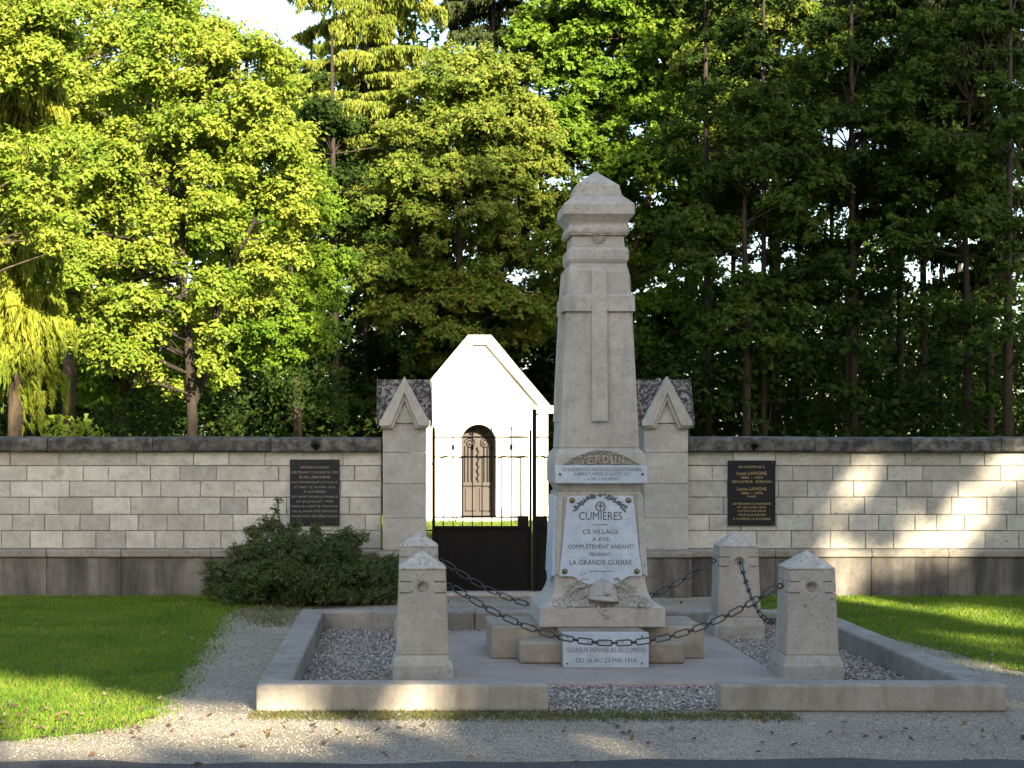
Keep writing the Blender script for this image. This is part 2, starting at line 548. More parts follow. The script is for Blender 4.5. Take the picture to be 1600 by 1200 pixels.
def leaves(name, pos, nrm, length, width, mat, parent=None, axis=None, tri=True):
    """one rhombic leaf face per position"""
    n = len(pos)
    a = rand_unit(n) if axis is None else axis
    a = norm(a - nrm * np.sum(a * nrm, axis=1, keepdims=True)) if axis is None else norm(a)
    b = norm(np.cross(nrm, a))
    L = (length * RNG.uniform(0.5, 1.45, size=(n, 1)))
    W = (width * RNG.uniform(0.7, 1.25, size=(n, 1)))
    if tri:
        v = np.empty((n, 3, 3))
        v[:, 0] = pos - a * L * 0.5 + b * W * 0.5
        v[:, 1] = pos + a * L * 0.5
        v[:, 2] = pos - a * L * 0.42 - b * W * 0.5
        return np_mesh(name, v.reshape(-1, 3), np.arange(n * 3), 3, mat, parent)
    v = np.empty((n, 4, 3))
    v[:, 0] = pos - a * L * 0.5
    v[:, 1] = pos + b * W * 0.5 - a * L * 0.08
    v[:, 2] = pos + a * L * 0.5
    v[:, 3] = pos - b * W * 0.5 - a * L * 0.08
    return np_mesh(name, v.reshape(-1, 3), np.arange(n * 4), 4, mat, parent)


def text(name, body, cx, y, z_base, height, width, mat, parent, depth=0.0, max_w=True, bold=0.0):
    """lettering as mesh on a vertical face looking towards -Y; z_base = foot of the letters, height = capital height"""
    cu = bpy.data.curves.new(name, 'FONT')
    cu.body = body
    cu.align_x = 'CENTER'
    cu.resolution_u = 2
    cu.size = 1.0
    cu.offset = bold
    cu.extrude = 0.02 if depth else 0.0
    tmp = bpy.data.objects.new(name, cu)
    COL.objects.link(tmp)
    me = bpy.data.meshes.new_from_object(tmp)
    bpy.data.objects.remove(tmp)
    bpy.data.curves.remove(cu)
    n = len(me.vertices)
    co = np.empty(n * 3, dtype=np.float32)
    me.vertices.foreach_get('co', co)
    co = co.reshape(-1, 3)
    x0, x1 = co[:, 0].min(), co[:, 0].max()
    sx = width / (x1 - x0)
    sz = height / 0.70
    og = org(parent)
    out = np.empty_like(co)
    out[:, 0] = cx + (co[:, 0] - (x0 + x1) / 2) * sx - og.x
    out[:, 1] = y - (co[:, 2] / 0.02 * depth if depth else 0) - og.y
    out[:, 2] = z_base + co[:, 1] * sz - og.z
    me.vertices.foreach_set('co', out.ravel())
    me.materials.clear()
    me.update()
    ob = link_mesh(name, me, mat, parent)
    if len(body) > 1:
        ob['kind'] = 'stuff'
    return ob


# ================================================================== THE SETTING
def sheet(name, poly, z, mat):
    me = bpy.data.meshes.new(name)
    me.from_pydata([(x, y, z) for x, y in poly], [], [tuple(range(len(poly)))])
    return tag(link_mesh(name, me, mat), kind='structure')


sheet('ground', [(-400, -400), (400, -400), (400, 600), (-400, 600)], 0.0, 'verge')
edge = [(-60 + i * 0.25, 8.34 + 0.035 * math.sin(i * 1.7) + 0.05 * math.sin(i * 0.31) + random.uniform(-0.02, 0.02)) for i in range(481)]
sheet('road', [(-60, 2.2)] + [(60, 2.2)] + edge[::-1], 0.006, 'asphalt')
LAWN_L = [(-9, 17.30), (-1.9, 17.30), (-1.55, 16.6), (-1.58, 16.0), (-1.62, 15.0), (-1.56, 14.2), (-1.60, 13.4), (-1.52, 12.5), (-1.50, 11.6), (-1.46, 10.9), (-1.50, 10.3),
          (-1.44, 9.8), (-1.50, 9.45), (-1.75, 9.15), (-2.1, 8.95), (-2.7, 8.82), (-3.6, 8.78), (-9, 8.75)]
LAWN_R = [(3.35, 17.30), (3.42, 16.2), (3.62, 15.2), (3.85, 14.2), (4.10, 13.3), (4.25, 12.5), (4.32, 11.6), (4.42, 10.9), (4.8, 10.2), (5.6, 9.6), (8, 9.3), (12, 9.2), (12, 17.30)]
LAWN_B = [(-20, 17.62), (20, 17.62), (20, 39), (-20, 39)]


def rough_poly(poly, amp=0.05, step=0.18):
    out = []
    n = len(poly)
    for i in range(n):
        a, b = Vector(poly[i]), Vector(poly[(i + 1) % n])
        k = max(1, int((b - a).length / step)) if (b - a).length < 3 else 1
        for j in range(k):
            p = a.lerp(b, j / k)
            out.append((p.x + (random.uniform(-amp, amp) if k > 1 else 0), p.y + (random.uniform(-amp, amp) * 0.5 if k > 1 else 0)))
    return out


LAWN_L = rough_poly(LAWN_L)
LAWN_R = rough_poly(LAWN_R)
sheet('lawn', LAWN_L, 0.006, 'soil')
sheet('lawn', LAWN_R, 0.006, 'soil')
sheet('lawn', LAWN_B, 0.006, 'soil')
sheet('forest_floor', [(-90, 39.1), (90, 39.1), (90, 200), (-90, 200)], 0.008, 'forest_floor')


def in_poly(x, y, poly):
    inside = np.zeros(len(x), dtype=bool)
    n = len(poly)
    j = n - 1
    for i in range(n):
        xi, yi = poly[i]
        xj, yj = poly[j]
        c = ((yi > y) != (yj > y)) & (x < (xj - xi) * (y - yi) / (yj - yi + 1e-12) + xi)
        inside ^= c
        j = i
    return inside


def grass(name, label, poly, n, h, bounds, mat='grass', spread=0.0):
    x0, x1, y0, y1 = bounds
    x = RNG.uniform(x0, x1, n)
    y = RNG.uniform(y0, y1, n)
    if spread:
        k = in_poly(x + RNG.normal(0, spread, n), y + RNG.normal(0, spread, n), poly)
    else:
        k = in_poly(x, y, poly)
    x, y = x[k], y[k]
    n = len(x)
    hh = h * RNG.uniform(0.5, 1.35, n)
    ang = RNG.uniform(0, 2 * np.pi, n)
    w = RNG.uniform(0.003, 0.006, n) * (h / 0.04)
    lean = RNG.normal(0, 0.45, (n, 2)) * hh[:, None]
    v = np.empty((n, 3, 3))
    v[:, 0] = np.stack([x - np.cos(ang) * w, y - np.sin(ang) * w, np.full(n, 0.004)], 1)
    v[:, 1] = np.stack([x + np.cos(ang) * w, y + np.sin(ang) * w, np.full(n, 0.004)], 1)
    v[:, 2] = np.stack([x + lean[:, 0], y + lean[:, 1], hh], 1)
    o = np_mesh(name, v.reshape(-1, 3), np.arange(n * 3), 3, mat)
    return tag(o, label, 'grass', kind='stuff')


grass('grass', 'mown grass of the lawn left of the enclosure', LAWN_L, 160000, 0.033, (-5.2, -1.3, 8.7, 17.3), spread=0.11)
grass('grass', 'mown grass of the lawn right of the enclosure', LAWN_R, 145000, 0.033, (3.3, 8.0, 9.2, 17.3), spread=0.11)
grass('grass', 'grass round the chapel behind the gate', LAWN_B, 40000, 0.06, (-2.5, 6, 17.7, 36))
MOSS = [(-0.9, 9.62), (0.0, 9.58), (1.0, 9.56), (2.3, 9.58), (2.3, 9.80), (1.9, 9.80), (0.9, 9.84), (0, 9.86), (-0.9, 9.84)]
grass('dry_grass', 'strip of yellowish grass and moss along the front kerb', MOSS, 9000, 0.028, (-0.9, 2.3, 9.5, 9.9), 'moss', 0.05)
MOSS2 = [(-1.5, 16.3), (-0.95, 16.3), (-0.95, 14.4), (-1.25, 14.4), (-1.5, 15.2)]
grass('dry_grass', 'yellow moss patch beside the rear left corner of the kerb', MOSS2, 5000, 0.03, (-1.7, -0.8, 14.3, 16.4), 'moss', 0.09)

OCT_V = np.array([(1, 0, 0), (-1, 0, 0), (0, 1, 0), (0, -1, 0), (0, 0, 1), (0, 0, -1)], dtype=float)
OCT_F = np.array([(0, 2, 4), (2, 1, 4), (1, 3, 4), (3, 0, 4), (2, 0, 5), (1, 2, 5), (3, 1, 5), (0, 3, 5)])


def pebbles(name, label, xy, size, z, mat):
    n = len(xy)
    s = size * RNG.uniform(0.5, 1.5, (n, 1, 1)) * RNG.uniform(0.6, 1.3, (n, 1, 3))
    v = OCT_V[None] * s * RNG.uniform(0.75, 1.2, (n, 6, 1))
    ang = RNG.uniform(0, 2 * np.pi, n)
    c, si = np.cos(ang)[:, None], np.sin(ang)[:, None]
    tl = RNG.uniform(-0.6, 0.6, (n, 1))
    x = v[:, :, 0] * c - v[:, :, 1] * si
    y = v[:, :, 0] * si + v[:, :, 1] * c
    zz = v[:, :, 2] * 0.8 + x * tl
    v = np.stack([x + xy[:, :1], y + xy[:, 1:2], zz + z + RNG.uniform(-0.3, 0.8, (n, 1)) * size], 2)
    f = (OCT_F[None] + (np.arange(n) * 6)[:, None, None]).reshape(-1)
    return tag(np_mesh(name, v.reshape(-1, 3), f, 3, mat), label, 'gravel', kind='stuff')


def uni(n, x0, x1, y0, y1):
    return np.stack([RNG.uniform(x0, x1, n), RNG.uniform(y0, y1, n)], 1)


# enclosure dimensions
EX0, EX1, EY0, EY1 = -0.867, 3.597, 9.88, 14.35
KW, KH = 0.20, 0.165
OP0, OP1 = 0.872, 1.893
PAD = (0.33, 2.55, 10.87, 13.85)
sheet('gravel_bed', [(EX0 + 0.1, EY0 + 0.15), (EX1 - 0.1, EY0 + 0.15), (EX1 - 0.1, EY1 - 0.1), (EX0 + 0.1, EY1 - 0.1)], 0.005, 'bed')
pts = uni(32000, EX0 + KW, EX1 - KW, EY0 + 0.02, EY1 - KW)
k = ~((pts[:, 0] > PAD[0]) & (pts[:, 0] < PAD[1]) & (pts[:, 1] > PAD[2]) & (pts[:, 1] < PAD[3]))
pts = pts[k]
k = (pts[:, 1] > EY0 + KW) | ((pts[:, 0] > OP0) & (pts[:, 0] < OP1))
pebbles('gravel', 'grey purplish gravel filling the kerbed enclosure', pts[k], 0.0105, 0.009, 'pebble')
pv = np.concatenate([uni(15000, -2.6, 6.2, 8.4, 9.86), uni(2800, -1.5, -0.87, 9.9, 16.2), uni(1300, 3.62, 4.4, 9.9, 13.5), uni(1500, -0.6, 3.4, 14.4, 17.2)])
k = ~(in_poly(pv[:, 0], pv[:, 1], LAWN_L) | in_poly(pv[:, 0], pv[:, 1], LAWN_R))
pebbles('gravel', 'pale limestone chippings along the road verge and path', pv[k], 0.0045, 0.002, 'chip')
pl = uni(2600, -4.6, 6.5, 8.2, 17.2)
k = ~((pl[:, 0] > EX0 - 0.05) & (pl[:, 0] < EX1 + 0.05) & (pl[:, 1] > EY0 - 0.05) & (pl[:, 1] < EY1 + 0.05))
pl = pl[k][:300]
pl = np.concatenate([pl, uni(90, EX0 + 0.25, EX1 - 0.25, EY0 + 0.25, EY1 - 0.25), uni(170, -2.2, 3.5, 8.9, 9.85), uni(60, -3.2, -1.3, 8.9, 10.2)])
lz = np.where(in_poly(pl[:, 0], pl[:, 1], LAWN_L) | in_poly(pl[:, 0], pl[:, 1], LAWN_R), 0.04, 0.016)
nn = norm(np.array([0, -0.3, 1.0]) + RNG.normal(0, 0.35, (len(pl), 3)))
tag(leaves('fallen_leaves', np.column_stack([pl, lz]), nn, 0.042, 0.028, 'litter', tri=False), 'small fallen leaves scattered over lawn and gravel', 'leaves', kind='stuff')

# concrete pad
b = MB()
b.box(PAD[0], PAD[1], PAD[2], PAD[3], 0.001, 0.032)
pad = b.build('paved_pad', 'pad', bevel=0.006)
tag(pad, kind='structure')


# ================================================================== KERB
kerb = empty('kerb', (EX0, EY0, 0), 'low concrete kerb framing the gravel enclosure of the monument', 'kerb')


def kerb_piece(x0, x1, y0, y1):
    bb = MB()
    bb.box(x0, x1, y0, y1, 0.0, KH)
    o = bb.build('kerb_stone', 'concrete', kerb, bevel=0.018, segs=3)
    return o


kerb_piece(EX0, OP0, EY0, EY0 + KW)
kerb_piece(OP1, EX1, EY0, EY0 + KW)
y = EY0 + KW + 0.003
for i in range(3):
    y1 = EY0 + KW + 0.003 + (EY1 - EY0 - 2 * KW - 0.006) * (i + 1) / 3
    kerb_piece(EX0, EX0 + KW, y, y1 - 0.004)
    kerb_piece(EX1 - KW, EX1, y, y1 - 0.004)
    y = y1
for i in range(3):
    w = (EX1 - EX0) / 3
    kerb_piece(EX0 + w * i, EX0 + w * (i + 1) - 0.004, EY1 - KW, EY1)


# ================================================================== CEMETERY WALL
WY = 17.33                        # front of the ashlar


def wx(px):
    return (px - 628) * WY / FPX


def wz(py):
    return EYE + (692 - py) * WY / FPX


ROWS_Z = [wz(v) for v in (706.0, 728.0, 751.8, 777.0, 804.0, 829.5, 857.5)]
left_rows = [[40, 230, 533, 757, 895, 1035, 1187, 1340, 1490], [105, 325, 423, 587, 703, 845, 1088, 1232, 1385, 1490], [40, 165, 272, 450, 555, 628, 783, 915, 1030, 1180, 1330, 1490],
             [115, 230, 360, 510, 697, 860, 968, 1120, 1240, 1365, 1490], [48, 175, 313, 428, 540, 653, 798, 910, 1040, 1170, 1320, 1428, 1490],
             [118, 245, 375, 492, 605, 718, 863, 1000, 1130, 1255, 1380, 1490]]
right_rows = [[242, 427, 597, 898, 1120, 1342, 1440, 1600], [242, 343, 505, 668, 828, 1050, 1190, 1505, 1620], [242, 405, 520, 610, 727, 912, 1125, 1228, 1333, 1570],
              [242, 388, 530, 668, 820, 957, 1087, 1208, 1308, 1450, 1570], [242, 330, 460, 600, 748, 893, 1013, 1160, 1245, 1360, 1530], [242, 403, 522, 663, 820, 960, 1073, 1303, 1443, 1578]]


def cham_box(sx, sy, sz, c):
    """mesh of a box with chamfered front edges and slightly uneven face, centred on its origin"""
    hx, hy, hz = sx / 2, sy / 2, sz / 2
    j = lambda: random.uniform(-0.0022, 0.0022)
    vs = [(-hx, hy, -hz), (hx, hy, -hz), (hx, hy, hz), (-hx, hy, hz),
          (-hx, -hy + c, -hz), (hx, -hy + c, -hz), (hx, -hy + c, hz), (-hx, -hy + c, hz),
          (-hx + c + j(), -hy + j(), -hz + c + j()), (hx - c + j(), -hy + j(), -hz + c + j()), (hx - c + j(), -hy + j(), hz - c + j()), (-hx + c + j(), -hy + j(), hz - c + j())]
    fs = [(0, 3, 2, 1), (8, 9, 10, 11)]
    for k in range(4):
        n = (k + 1) % 4
        fs.append((k, n, 4 + n, 4 + k))
        fs.append((4 + k, 4 + n, 8 + n, 8 + k))
    me = bpy.data.meshes.new('stone_block')
    me.from_pydata(vs, [], fs)
    me.update()
    return me


def build_wall(label, rows, side):
    X = lambda v: wx(v / 2.5) if side < 0 else wx(980 + v / 2.58)
    x_in = X(rows[0][-1]) if side < 0 else X(rows[0][0])
    x_out = x_in + side * 9.0
    w = empty('cemetery_wall', ((x_in + x_out) / 2, WY + 0.15, 0), label, 'wall', 'ashlar walls either side of the gate')
    xa, xb = min(x_in, x_out), max(x_in, x_out)
    MB().box(xa + 0.005, xb, WY + 0.012, WY + 0.30, 0.05, ROWS_Z[0] - 0.003).build('core', 'mortar', w)
    for r, js in enumerate(rows):
        xs = sorted(X(v) for v in js)
        if side < 0:
            lo = xs[0]
            while lo > x_out:
                lo -= random.choice((0.34, 0.42, 0.5, 0.3, 0.62))
                xs.insert(0, lo)
        else:
            hi = xs[-1]
            while hi < x_out:
                hi += random.choice((0.34, 0.42, 0.5, 0.3, 0.62))
                xs.append(hi)
        zt, zb = ROWS_Z[r], ROWS_Z[r + 1]
        for a, c in zip(xs[:-1], xs[1:]):
            g = random.uniform(0.004, 0.009)
            me = cham_box(c - a - g, 0.05, zt - zb - random.uniform(0.006, 0.010), 0.005)
            link_mesh('stone_block', me, 'ashlar', w, ((a + c) / 2 + random.uniform(-0.001, 0.001), WY + 0.025 - random.uniform(0, 0.006), (zt + zb) / 2))
    # plinth with moulding
    cuts = [74, 190, 330, 470, 600] if side < 0 else [1073, 1210, 1360, 1480, 1610]
    xs = sorted([wx(v) for v in cuts[(0 if side < 0 else 1):(4 if side < 0 else 5)]] + [x_in] + [x_in + side * t for t in (5.2, 6.4, 7.7, 9.0)])
    for a, c in zip(xs[:-1], xs[1:]):
        prof = [(WY - 0.035, 0.405), (WY - 0.062, 0.42), (WY - 0.062, 0.475), (WY - 0.02, 0.497), (WY + 0.2, 0.497), (WY + 0.2, 0.405)]
        bb = MB()
        n = len(prof)
        bb.add([(a + 0.003, yy, zz) for yy, zz in prof] + [(c - 0.003, yy, zz) for yy, zz in prof],
               [tuple(range(n)), tuple(range(2 * n - 1, n - 1, -1))] + [(i, (i + 1) % n, (i + 1) % n + n, i + n) for i in range(n)])
        bb.build('plinth_moulding', 'plinth_band', w, bevel=0.004)
        MB().box(a + 0.002, c - 0.002, WY - 0.03, WY + 0.22, 0.0, 0.404).build('plinth_slab', 'plinth', w, bevel=0.006)
    # coping stones
    cuts = [77, 240, 424] if side < 0 else [1270, 1420, 1560]
    xs = sorted([wx(v) for v in cuts] + [x_in] + [x_in + side * t for t in (5.4, 6.6, 7.8, 9.0)])
    for a, c in zip(xs[:-1], xs[1:]):
        prof = [(WY - 0.075, ROWS_Z[0] + 0.002), (WY - 0.085, ROWS_Z[0] + 0.02), (WY - 0.085, ROWS_Z[0] + 0.118), (WY - 0.06, ROWS_Z[0] + 0.142), (WY + 0.15, ROWS_Z[0] + 0.158),
                (WY + 0.36, ROWS_Z[0] + 0.142), (WY + 0.385, ROWS_Z[0] + 0.118), (WY + 0.385, ROWS_Z[0] + 0.002)]
        bb = MB()
        n = len(prof)
        dz = random.uniform(-0.004, 0.004)
        bb.add([(a + 0.003, yy, zz + dz) for yy, zz in prof] + [(c - 0.003, yy, zz + dz) for yy, zz in prof],
               [tuple(range(n)), tuple(range(2 * n - 1, n - 1, -1))] + [(i, (i + 1) % n, (i + 1) % n + n, i + n) for i in range(n)])
        bb.build('coping_stone', 'coping', w, bevel=0.006)
    return w


build_wall('pale ashlar cemetery wall with dark coping left of the gate', left_rows, -1)
build_wall('pale ashlar cemetery wall with dark coping right of the gate', right_rows, 1)


def iron_spray(px, label):
    c = P(px, 702, WY - 0.095)
    o = empty('iron_spike_cluster', c, label, 'spikes', 'spiky iron clusters on the coping')
    for k, a in enumerate((-58, -28, 0, 28, 58)):
        t = Vector((math.sin(R(a)) * 0.075, -0.035, 0.02 + math.cos(R(a)) * 0.085))
        MB().tube([c, c + t * 0.5 + Vector((0, -0.01, 0)), c + t], [0.006, 0.010, 0.001], 5).build('spike', 'iron', o)
    MB().lathe(c + Vector((0, 0.012, 0)), (0, -1, 0), [(0.014, 0), (0.014, 0.015), (0.006, 0.022)], 8).build('boss', 'iron', o)


iron_spray(493, 'black iron spike cluster on coping above the left wall plaque')
iron_spray(1178, 'black iron spike cluster on coping above the right wall plaque')


# ------------------------------------------------------------------ gate pillars
def gate_pillar(x0, x1, label):
    cx = (x0 + x1) / 2
    hw = (x1 - x0) / 2
    cy = WY - 0.10 + hw
    o = empty('gate_pillar', (cx, cy, 0), label, 'pillar', 'gabled stone gate pillars')
    zs = [0.49, 0.82, 1.175, 1.50, 1.80]
    for a, c in zip(zs[:-1], zs[1:]):
        MB().stack(cx, cy, [(hw - random.uniform(0, 0.003), hw - random.uniform(0, 0.003), a + 0.0015), (hw, hw, c - 0.0015)]).build('stone_block', 'pillar', o, bevel=0.005)
    MB().stack(cx, cy, [(hw + 0.03, hw + 0.03, 0), (hw + 0.03, hw + 0.03, 0.404)]).build('plinth_slab', 'plinth', o, bevel=0.006)
    MB().stack(cx, cy, [(hw + 0.035, hw + 0.035, 0.406), (hw + 0.06, hw + 0.06, 0.42), (hw + 0.06, hw + 0.06, 0.46), (hw + 0.004, hw + 0.004, 0.488)]).build('plinth_moulding', 'plinth_band', o, bevel=0.004)
    # cross-gabled cap: two crossing roofs, a gable on each face
    e = 0.275
    ey = 0.236
    ze, zr = 1.835, 2.268
    bb = MB()
    bb.add([(cx - e, cy - ey, ze), (cx - e, cy + ey, ze), (cx - e, cy, zr), (cx + e, cy - ey, ze), (cx + e, cy + ey, ze), (cx + e, cy, zr)],
           [(0, 1, 2), (3, 5, 4), (0, 2, 5, 3), (2, 1, 4, 5), (0, 3, 4, 1)])
    bb.build('roof', 'roof_lichen', o, bevel=0.008)
    bb = MB()
    bb.add([(cx - ey + 0.004, cy - ey + 0.016, ze - 0.003), (cx + ey - 0.004, cy - ey + 0.016, ze - 0.003), (cx, cy - ey + 0.016, zr - 0.004), (cx - ey + 0.004, cy + ey - 0.016, ze - 0.003), (cx + ey - 0.004, cy + ey - 0.016, ze - 0.003), (cx, cy + ey - 0.016, zr - 0.004)],
           [(0, 1, 2), (3, 5, 4), (0, 2, 5, 3), (2, 1, 4, 5), (0, 3, 4, 1)])
    bb.build('roof', 'roof_lichen', o, bevel=0.006)
    MB().stack(cx, cy, [(hw - 0.002, hw - 0.002, 1.802), (hw - 0.002, hw - 0.002, 1.833)]).build('stone_block', 'pillar', o)
    foot, fi = 0.262, 0.145
    outer = [(-foot, 1.775), (-foot, 1.825), (-foot + 0.02, 1.845), (0, 2.288), (foot - 0.02, 1.845), (foot, 1.825), (foot, 1.775), (fi, 1.775), (0, 2.115), (-fi, 1.775)]
    inner = [(-foot + 0.018, 1.752), (-foot + 0.018, 1.774), (-fi - 0.003, 1.774), (0, 2.112), (fi + 0.003, 1.774), (foot - 0.018, 1.774), (foot - 0.018, 1.752), (fi - 0.030, 1.752), (0, 2.035), (-fi + 0.030, 1.752)]
    tymp = [(-fi + 0.028, 1.805), (fi - 0.028, 1.805), (0.0, 2.04)]
    for k in range(4):
        a = k * math.pi / 2
        ca, sa = math.cos(a), math.sin(a)
        fr = k % 2 == 0
        for nm, poly, d0, d1, mt in (('gable_moulding', outer, e + (0.03 if fr else 0.014), e - (0.10 if fr else -0.002), 'pillar' if fr else 'roof_lichen'), ('gable_fillet', inner, e + 0.005, e - (0.10 if fr else 0.004), 'pillar'), ('tympanum', tymp, hw + 0.014, hw - 0.05, 'pillar')):
            bb = MB().prism_y([(x, z) for x, z in poly], -d0, -d1)
            bb.v = [(cx + x * ca - y * sa, cy + x * sa + y * ca, z) for x, y, z in bb.v]
            bb.build(nm, mt, o, bevel=0.004)
    return o


gate_pillar(wx(598), wx(666), 'gabled stone gate pillar at the left of the chapel, behind the shrub')
gate_pillar(wx(1004.5), wx(1073), 'gabled stone gate pillar just right of the monument')


# ------------------------------------------------------------------ iron gate
GY = 17.45


def gx(px):
    return (px - 628) * GY / FPX


def gz(py):
    return EYE + (692 - py) * GY / FPX


def gate_leaf(x0, x1, label, meeting):
    """x0 hinge side, x1 meeting side"""
    o = empty('iron_gate', ((x0 + x1) / 2, GY, 0.05), label, 'gate', 'leaves of the cemetery gate')
    s = 1 if x1 > x0 else -1
    lo, hi = min(x0, x1), max(x0, x1)
    z_top, z_r1, z_r2, z_r3, z_sheet = gz(672), gz(683), gz(714), gz(808), gz(823.5)
    MB().box(x0 - 0.016, x0 + 0.016, GY - 0.016, GY + 0.016, 0.03, z_top).build('hinge_stile', 'iron', o, bevel=0.003)
    MB().lathe((x0, GY, z_top), (0, 0, 1), [(0.012, 0), (0.018, 0.012), (0.006, 0.03), (0.001, 0.06)], 8).build('finial', 'iron', o)
    if meeting:
        MB().box(x1 - 0.02, x1 + 0.02, GY - 0.024, GY + 0.02, 0.03, gz(640)).build('meeting_stile', 'iron', o, bevel=0.003)
    else:
        MB().box(x1 - 0.012, x1 + 0.012, GY - 0.012, GY + 0.012, 0.03, gz(672)).build('meeting_stile', 'iron', o, bevel=0.003)
    for z, t in ((z_r1, 0.008), (z_r2, 0.008), (z_r3, 0.008), (z_sheet, 0.012)):
        MB().box(lo + 0.016, hi - 0.02, GY - 0.010, GY + 0.010, z - t, z + t).build('rail', 'iron', o)
    MB().box(lo - 0.012, hi + 0.012, GY + 0.011, GY + 0.016, 0.06, z_sheet + 0.004).build('sheet_panel', 'iron', o)
    MB().box(lo + 0.016, hi - 0.02, GY - 0.012, GY + 0.010, 0.05, 0.10).build('bottom_rail', 'iron', o)
    lk = (x1 - s * 0.135, x1 - s * 0.021)
    MB().box(min(lk), max(lk), GY - 0.014, GY + 0.014, z_sheet + 0.002, z_r3 + 0.012).build('lock_box', 'iron', o, bevel=0.003)
    n = 10
    for i in range(1, n):
        x = x0 + (x1 - x0) * i / n
        top = z_top + 0.0 if i % 2 == 0 else z_r2
        bar = MB().tube([(x, GY, z_sheet), (x, GY, top)], 0.0055, 6).build('bar', 'iron', o)
        if i % 2 == 0:
            MB().lathe((x, GY, gz(699)), (0, 0, 1), [(0.006, -0.03), (0.014, -0.022), (0.014, 0.022), (0.006, 0.03)], 8).build('knop', 'iron', bar)
            MB().lathe((x, GY, top), (0, 0, 1), [(0.006, 0), (0.009, 0.015), (0.001, 0.055)], 6).build('spear_tip', 'iron', bar)
        else:
            MB().lathe((x, GY, z_r2), (1, 0, 0.25 * s), [(0.003, -0.04), (0.012, -0.012), (0.010, 0.015), (0.002, 0.045)], 6).build('scroll', 'iron', bar)
            MB().lathe((x, GY, z_r1), (1, 0, 0), [(0.003, -0.03), (0.008, -0.01), (0.008, 0.01), (0.002, 0.03)], 6).build('scroll', 'iron', bar)
    hp = -s * 0.10
    for z in (gz(725), gz(829)):
        MB().box(min(x0, x0 + hp), max(x0, x0 + hp), GY - 0.008, GY + 0.008, z - 0.007, z + 0.007).build('hinge', 'iron', o)
    return o


gate_leaf(gx(677.5), gx(829), 'left leaf of the black iron gate with bars above a solid sheet', False)
gate_leaf(gx(994), gx(835), 'right leaf of the iron gate, mostly hidden behind the monument', True)
tag(MB().box(wx(667), wx(1003), WY - 0.06, WY + 0.35, 0.0, 0.045).build('threshold', 'pillar', bevel=0.01), 'pale stone threshold under the iron gate', 'threshold')


# ------------------------------------------------------------------ wall plaques
def wall_plaque(px0, px1, py0, py1, label, lines, lmat):
    x0, x1 = (px0 - 628) * (WY - 0.03) / FPX, (px1 - 628) * (WY - 0.03) / FPX
    z1, z0 = EYE + (692 - py0) * (WY - 0.03) / FPX, EYE + (692 - py1) * (WY - 0.03) / FPX
    cx = (x0 + x1) / 2
    o = empty('memorial_plaque', (cx, WY - 0.02, z0), label, 'plaque', 'black granite plaques on the cemetery wall')
    MB().box(x0, x1, WY - 0.035, WY - 0.006, z0, z1).build('slab', 'granite', o, bevel=0.003)
    for sx in (x0 + 0.03, x1 - 0.03):
        for sz in (z0 + 0.03, z1 - 0.03):
            MB().lathe((sx, WY - 0.033, sz), (0, -1, 0), [(0.010, 0), (0.010, 0.008), (0.004, 0.012)], 8).build('bolt', 'chain', o)
    H = z1 - z0
    W = x1 - x0
    for (t, fz, wf, hh) in lines:
        text('lettering', t, cx, WY - 0.0365, z1 - fz * H, hh, W * wf, lmat, o)


wall_plaque(453, 530.5, 718, 821, 'black granite plaque with pale lettering on wall behind the shrub', [
    ('MÉMOIRE D\'HONNEUR', 0.135, 0.58, 0.022), ('LIEUTENANT COLONEL EN 1939', 0.210, 0.94, 0.024), ('ÉLYE LISBONNE', 0.285, 0.62, 0.026),
    ('QUI COMMANDAIT LE 31e B.C.P.', 0.360, 0.94, 0.022), ('ET PRIT LE 24 MAI 1916', 0.435, 0.82, 0.022), ('À CUMIÈRES', 0.505, 0.45, 0.024),
    ('EST MORT POUR LA FRANCE', 0.580, 0.92, 0.022), ('LE 29 JUILLET 1943', 0.650, 0.72, 0.022), ('DANS UN CAMP DE STRUTHOF', 0.725, 0.94, 0.022),
    ('OÙ IL AVAIT ÉTÉ DÉPORTÉ', 0.800, 0.90, 0.022), ('POUR FAITS DE RÉSISTANCE', 0.875, 0.92, 0.022)], 'pale_letter')
wall_plaque(1137.5, 1211.5, 719.5, 821, 'black granite plaque with gilt lettering on wall right of the gate', [
    ('EN HOMMAGE À', 0.115, 0.55, 0.022), ('Louis LAVIGNE', 0.220, 0.63, 0.034), ('1885 – 1939', 0.280, 0.46, 0.024), ('ÉDUCATEUR   ÉCRIVAIN', 0.345, 0.82, 0.026),
    ('Louise LAVIGNE', 0.460, 0.62, 0.034), ('1884 – 1978', 0.520, 0.45, 0.024), ('MAIRE', 0.570, 0.18, 0.020), ('LES PRÉSIDENTS D\'HONNEUR', 0.680, 0.80, 0.020),
    ('ET LES AMIS UNIS', 0.735, 0.60, 0.020), ('AUTOUR DES DEUX', 0.790, 0.60, 0.020), ('POUR QUE SURVIVE', 0.850, 0.58, 0.020), ('À CUMIÈRES LE SOUVENIR', 0.915, 0.80, 0.022)], 'gold')


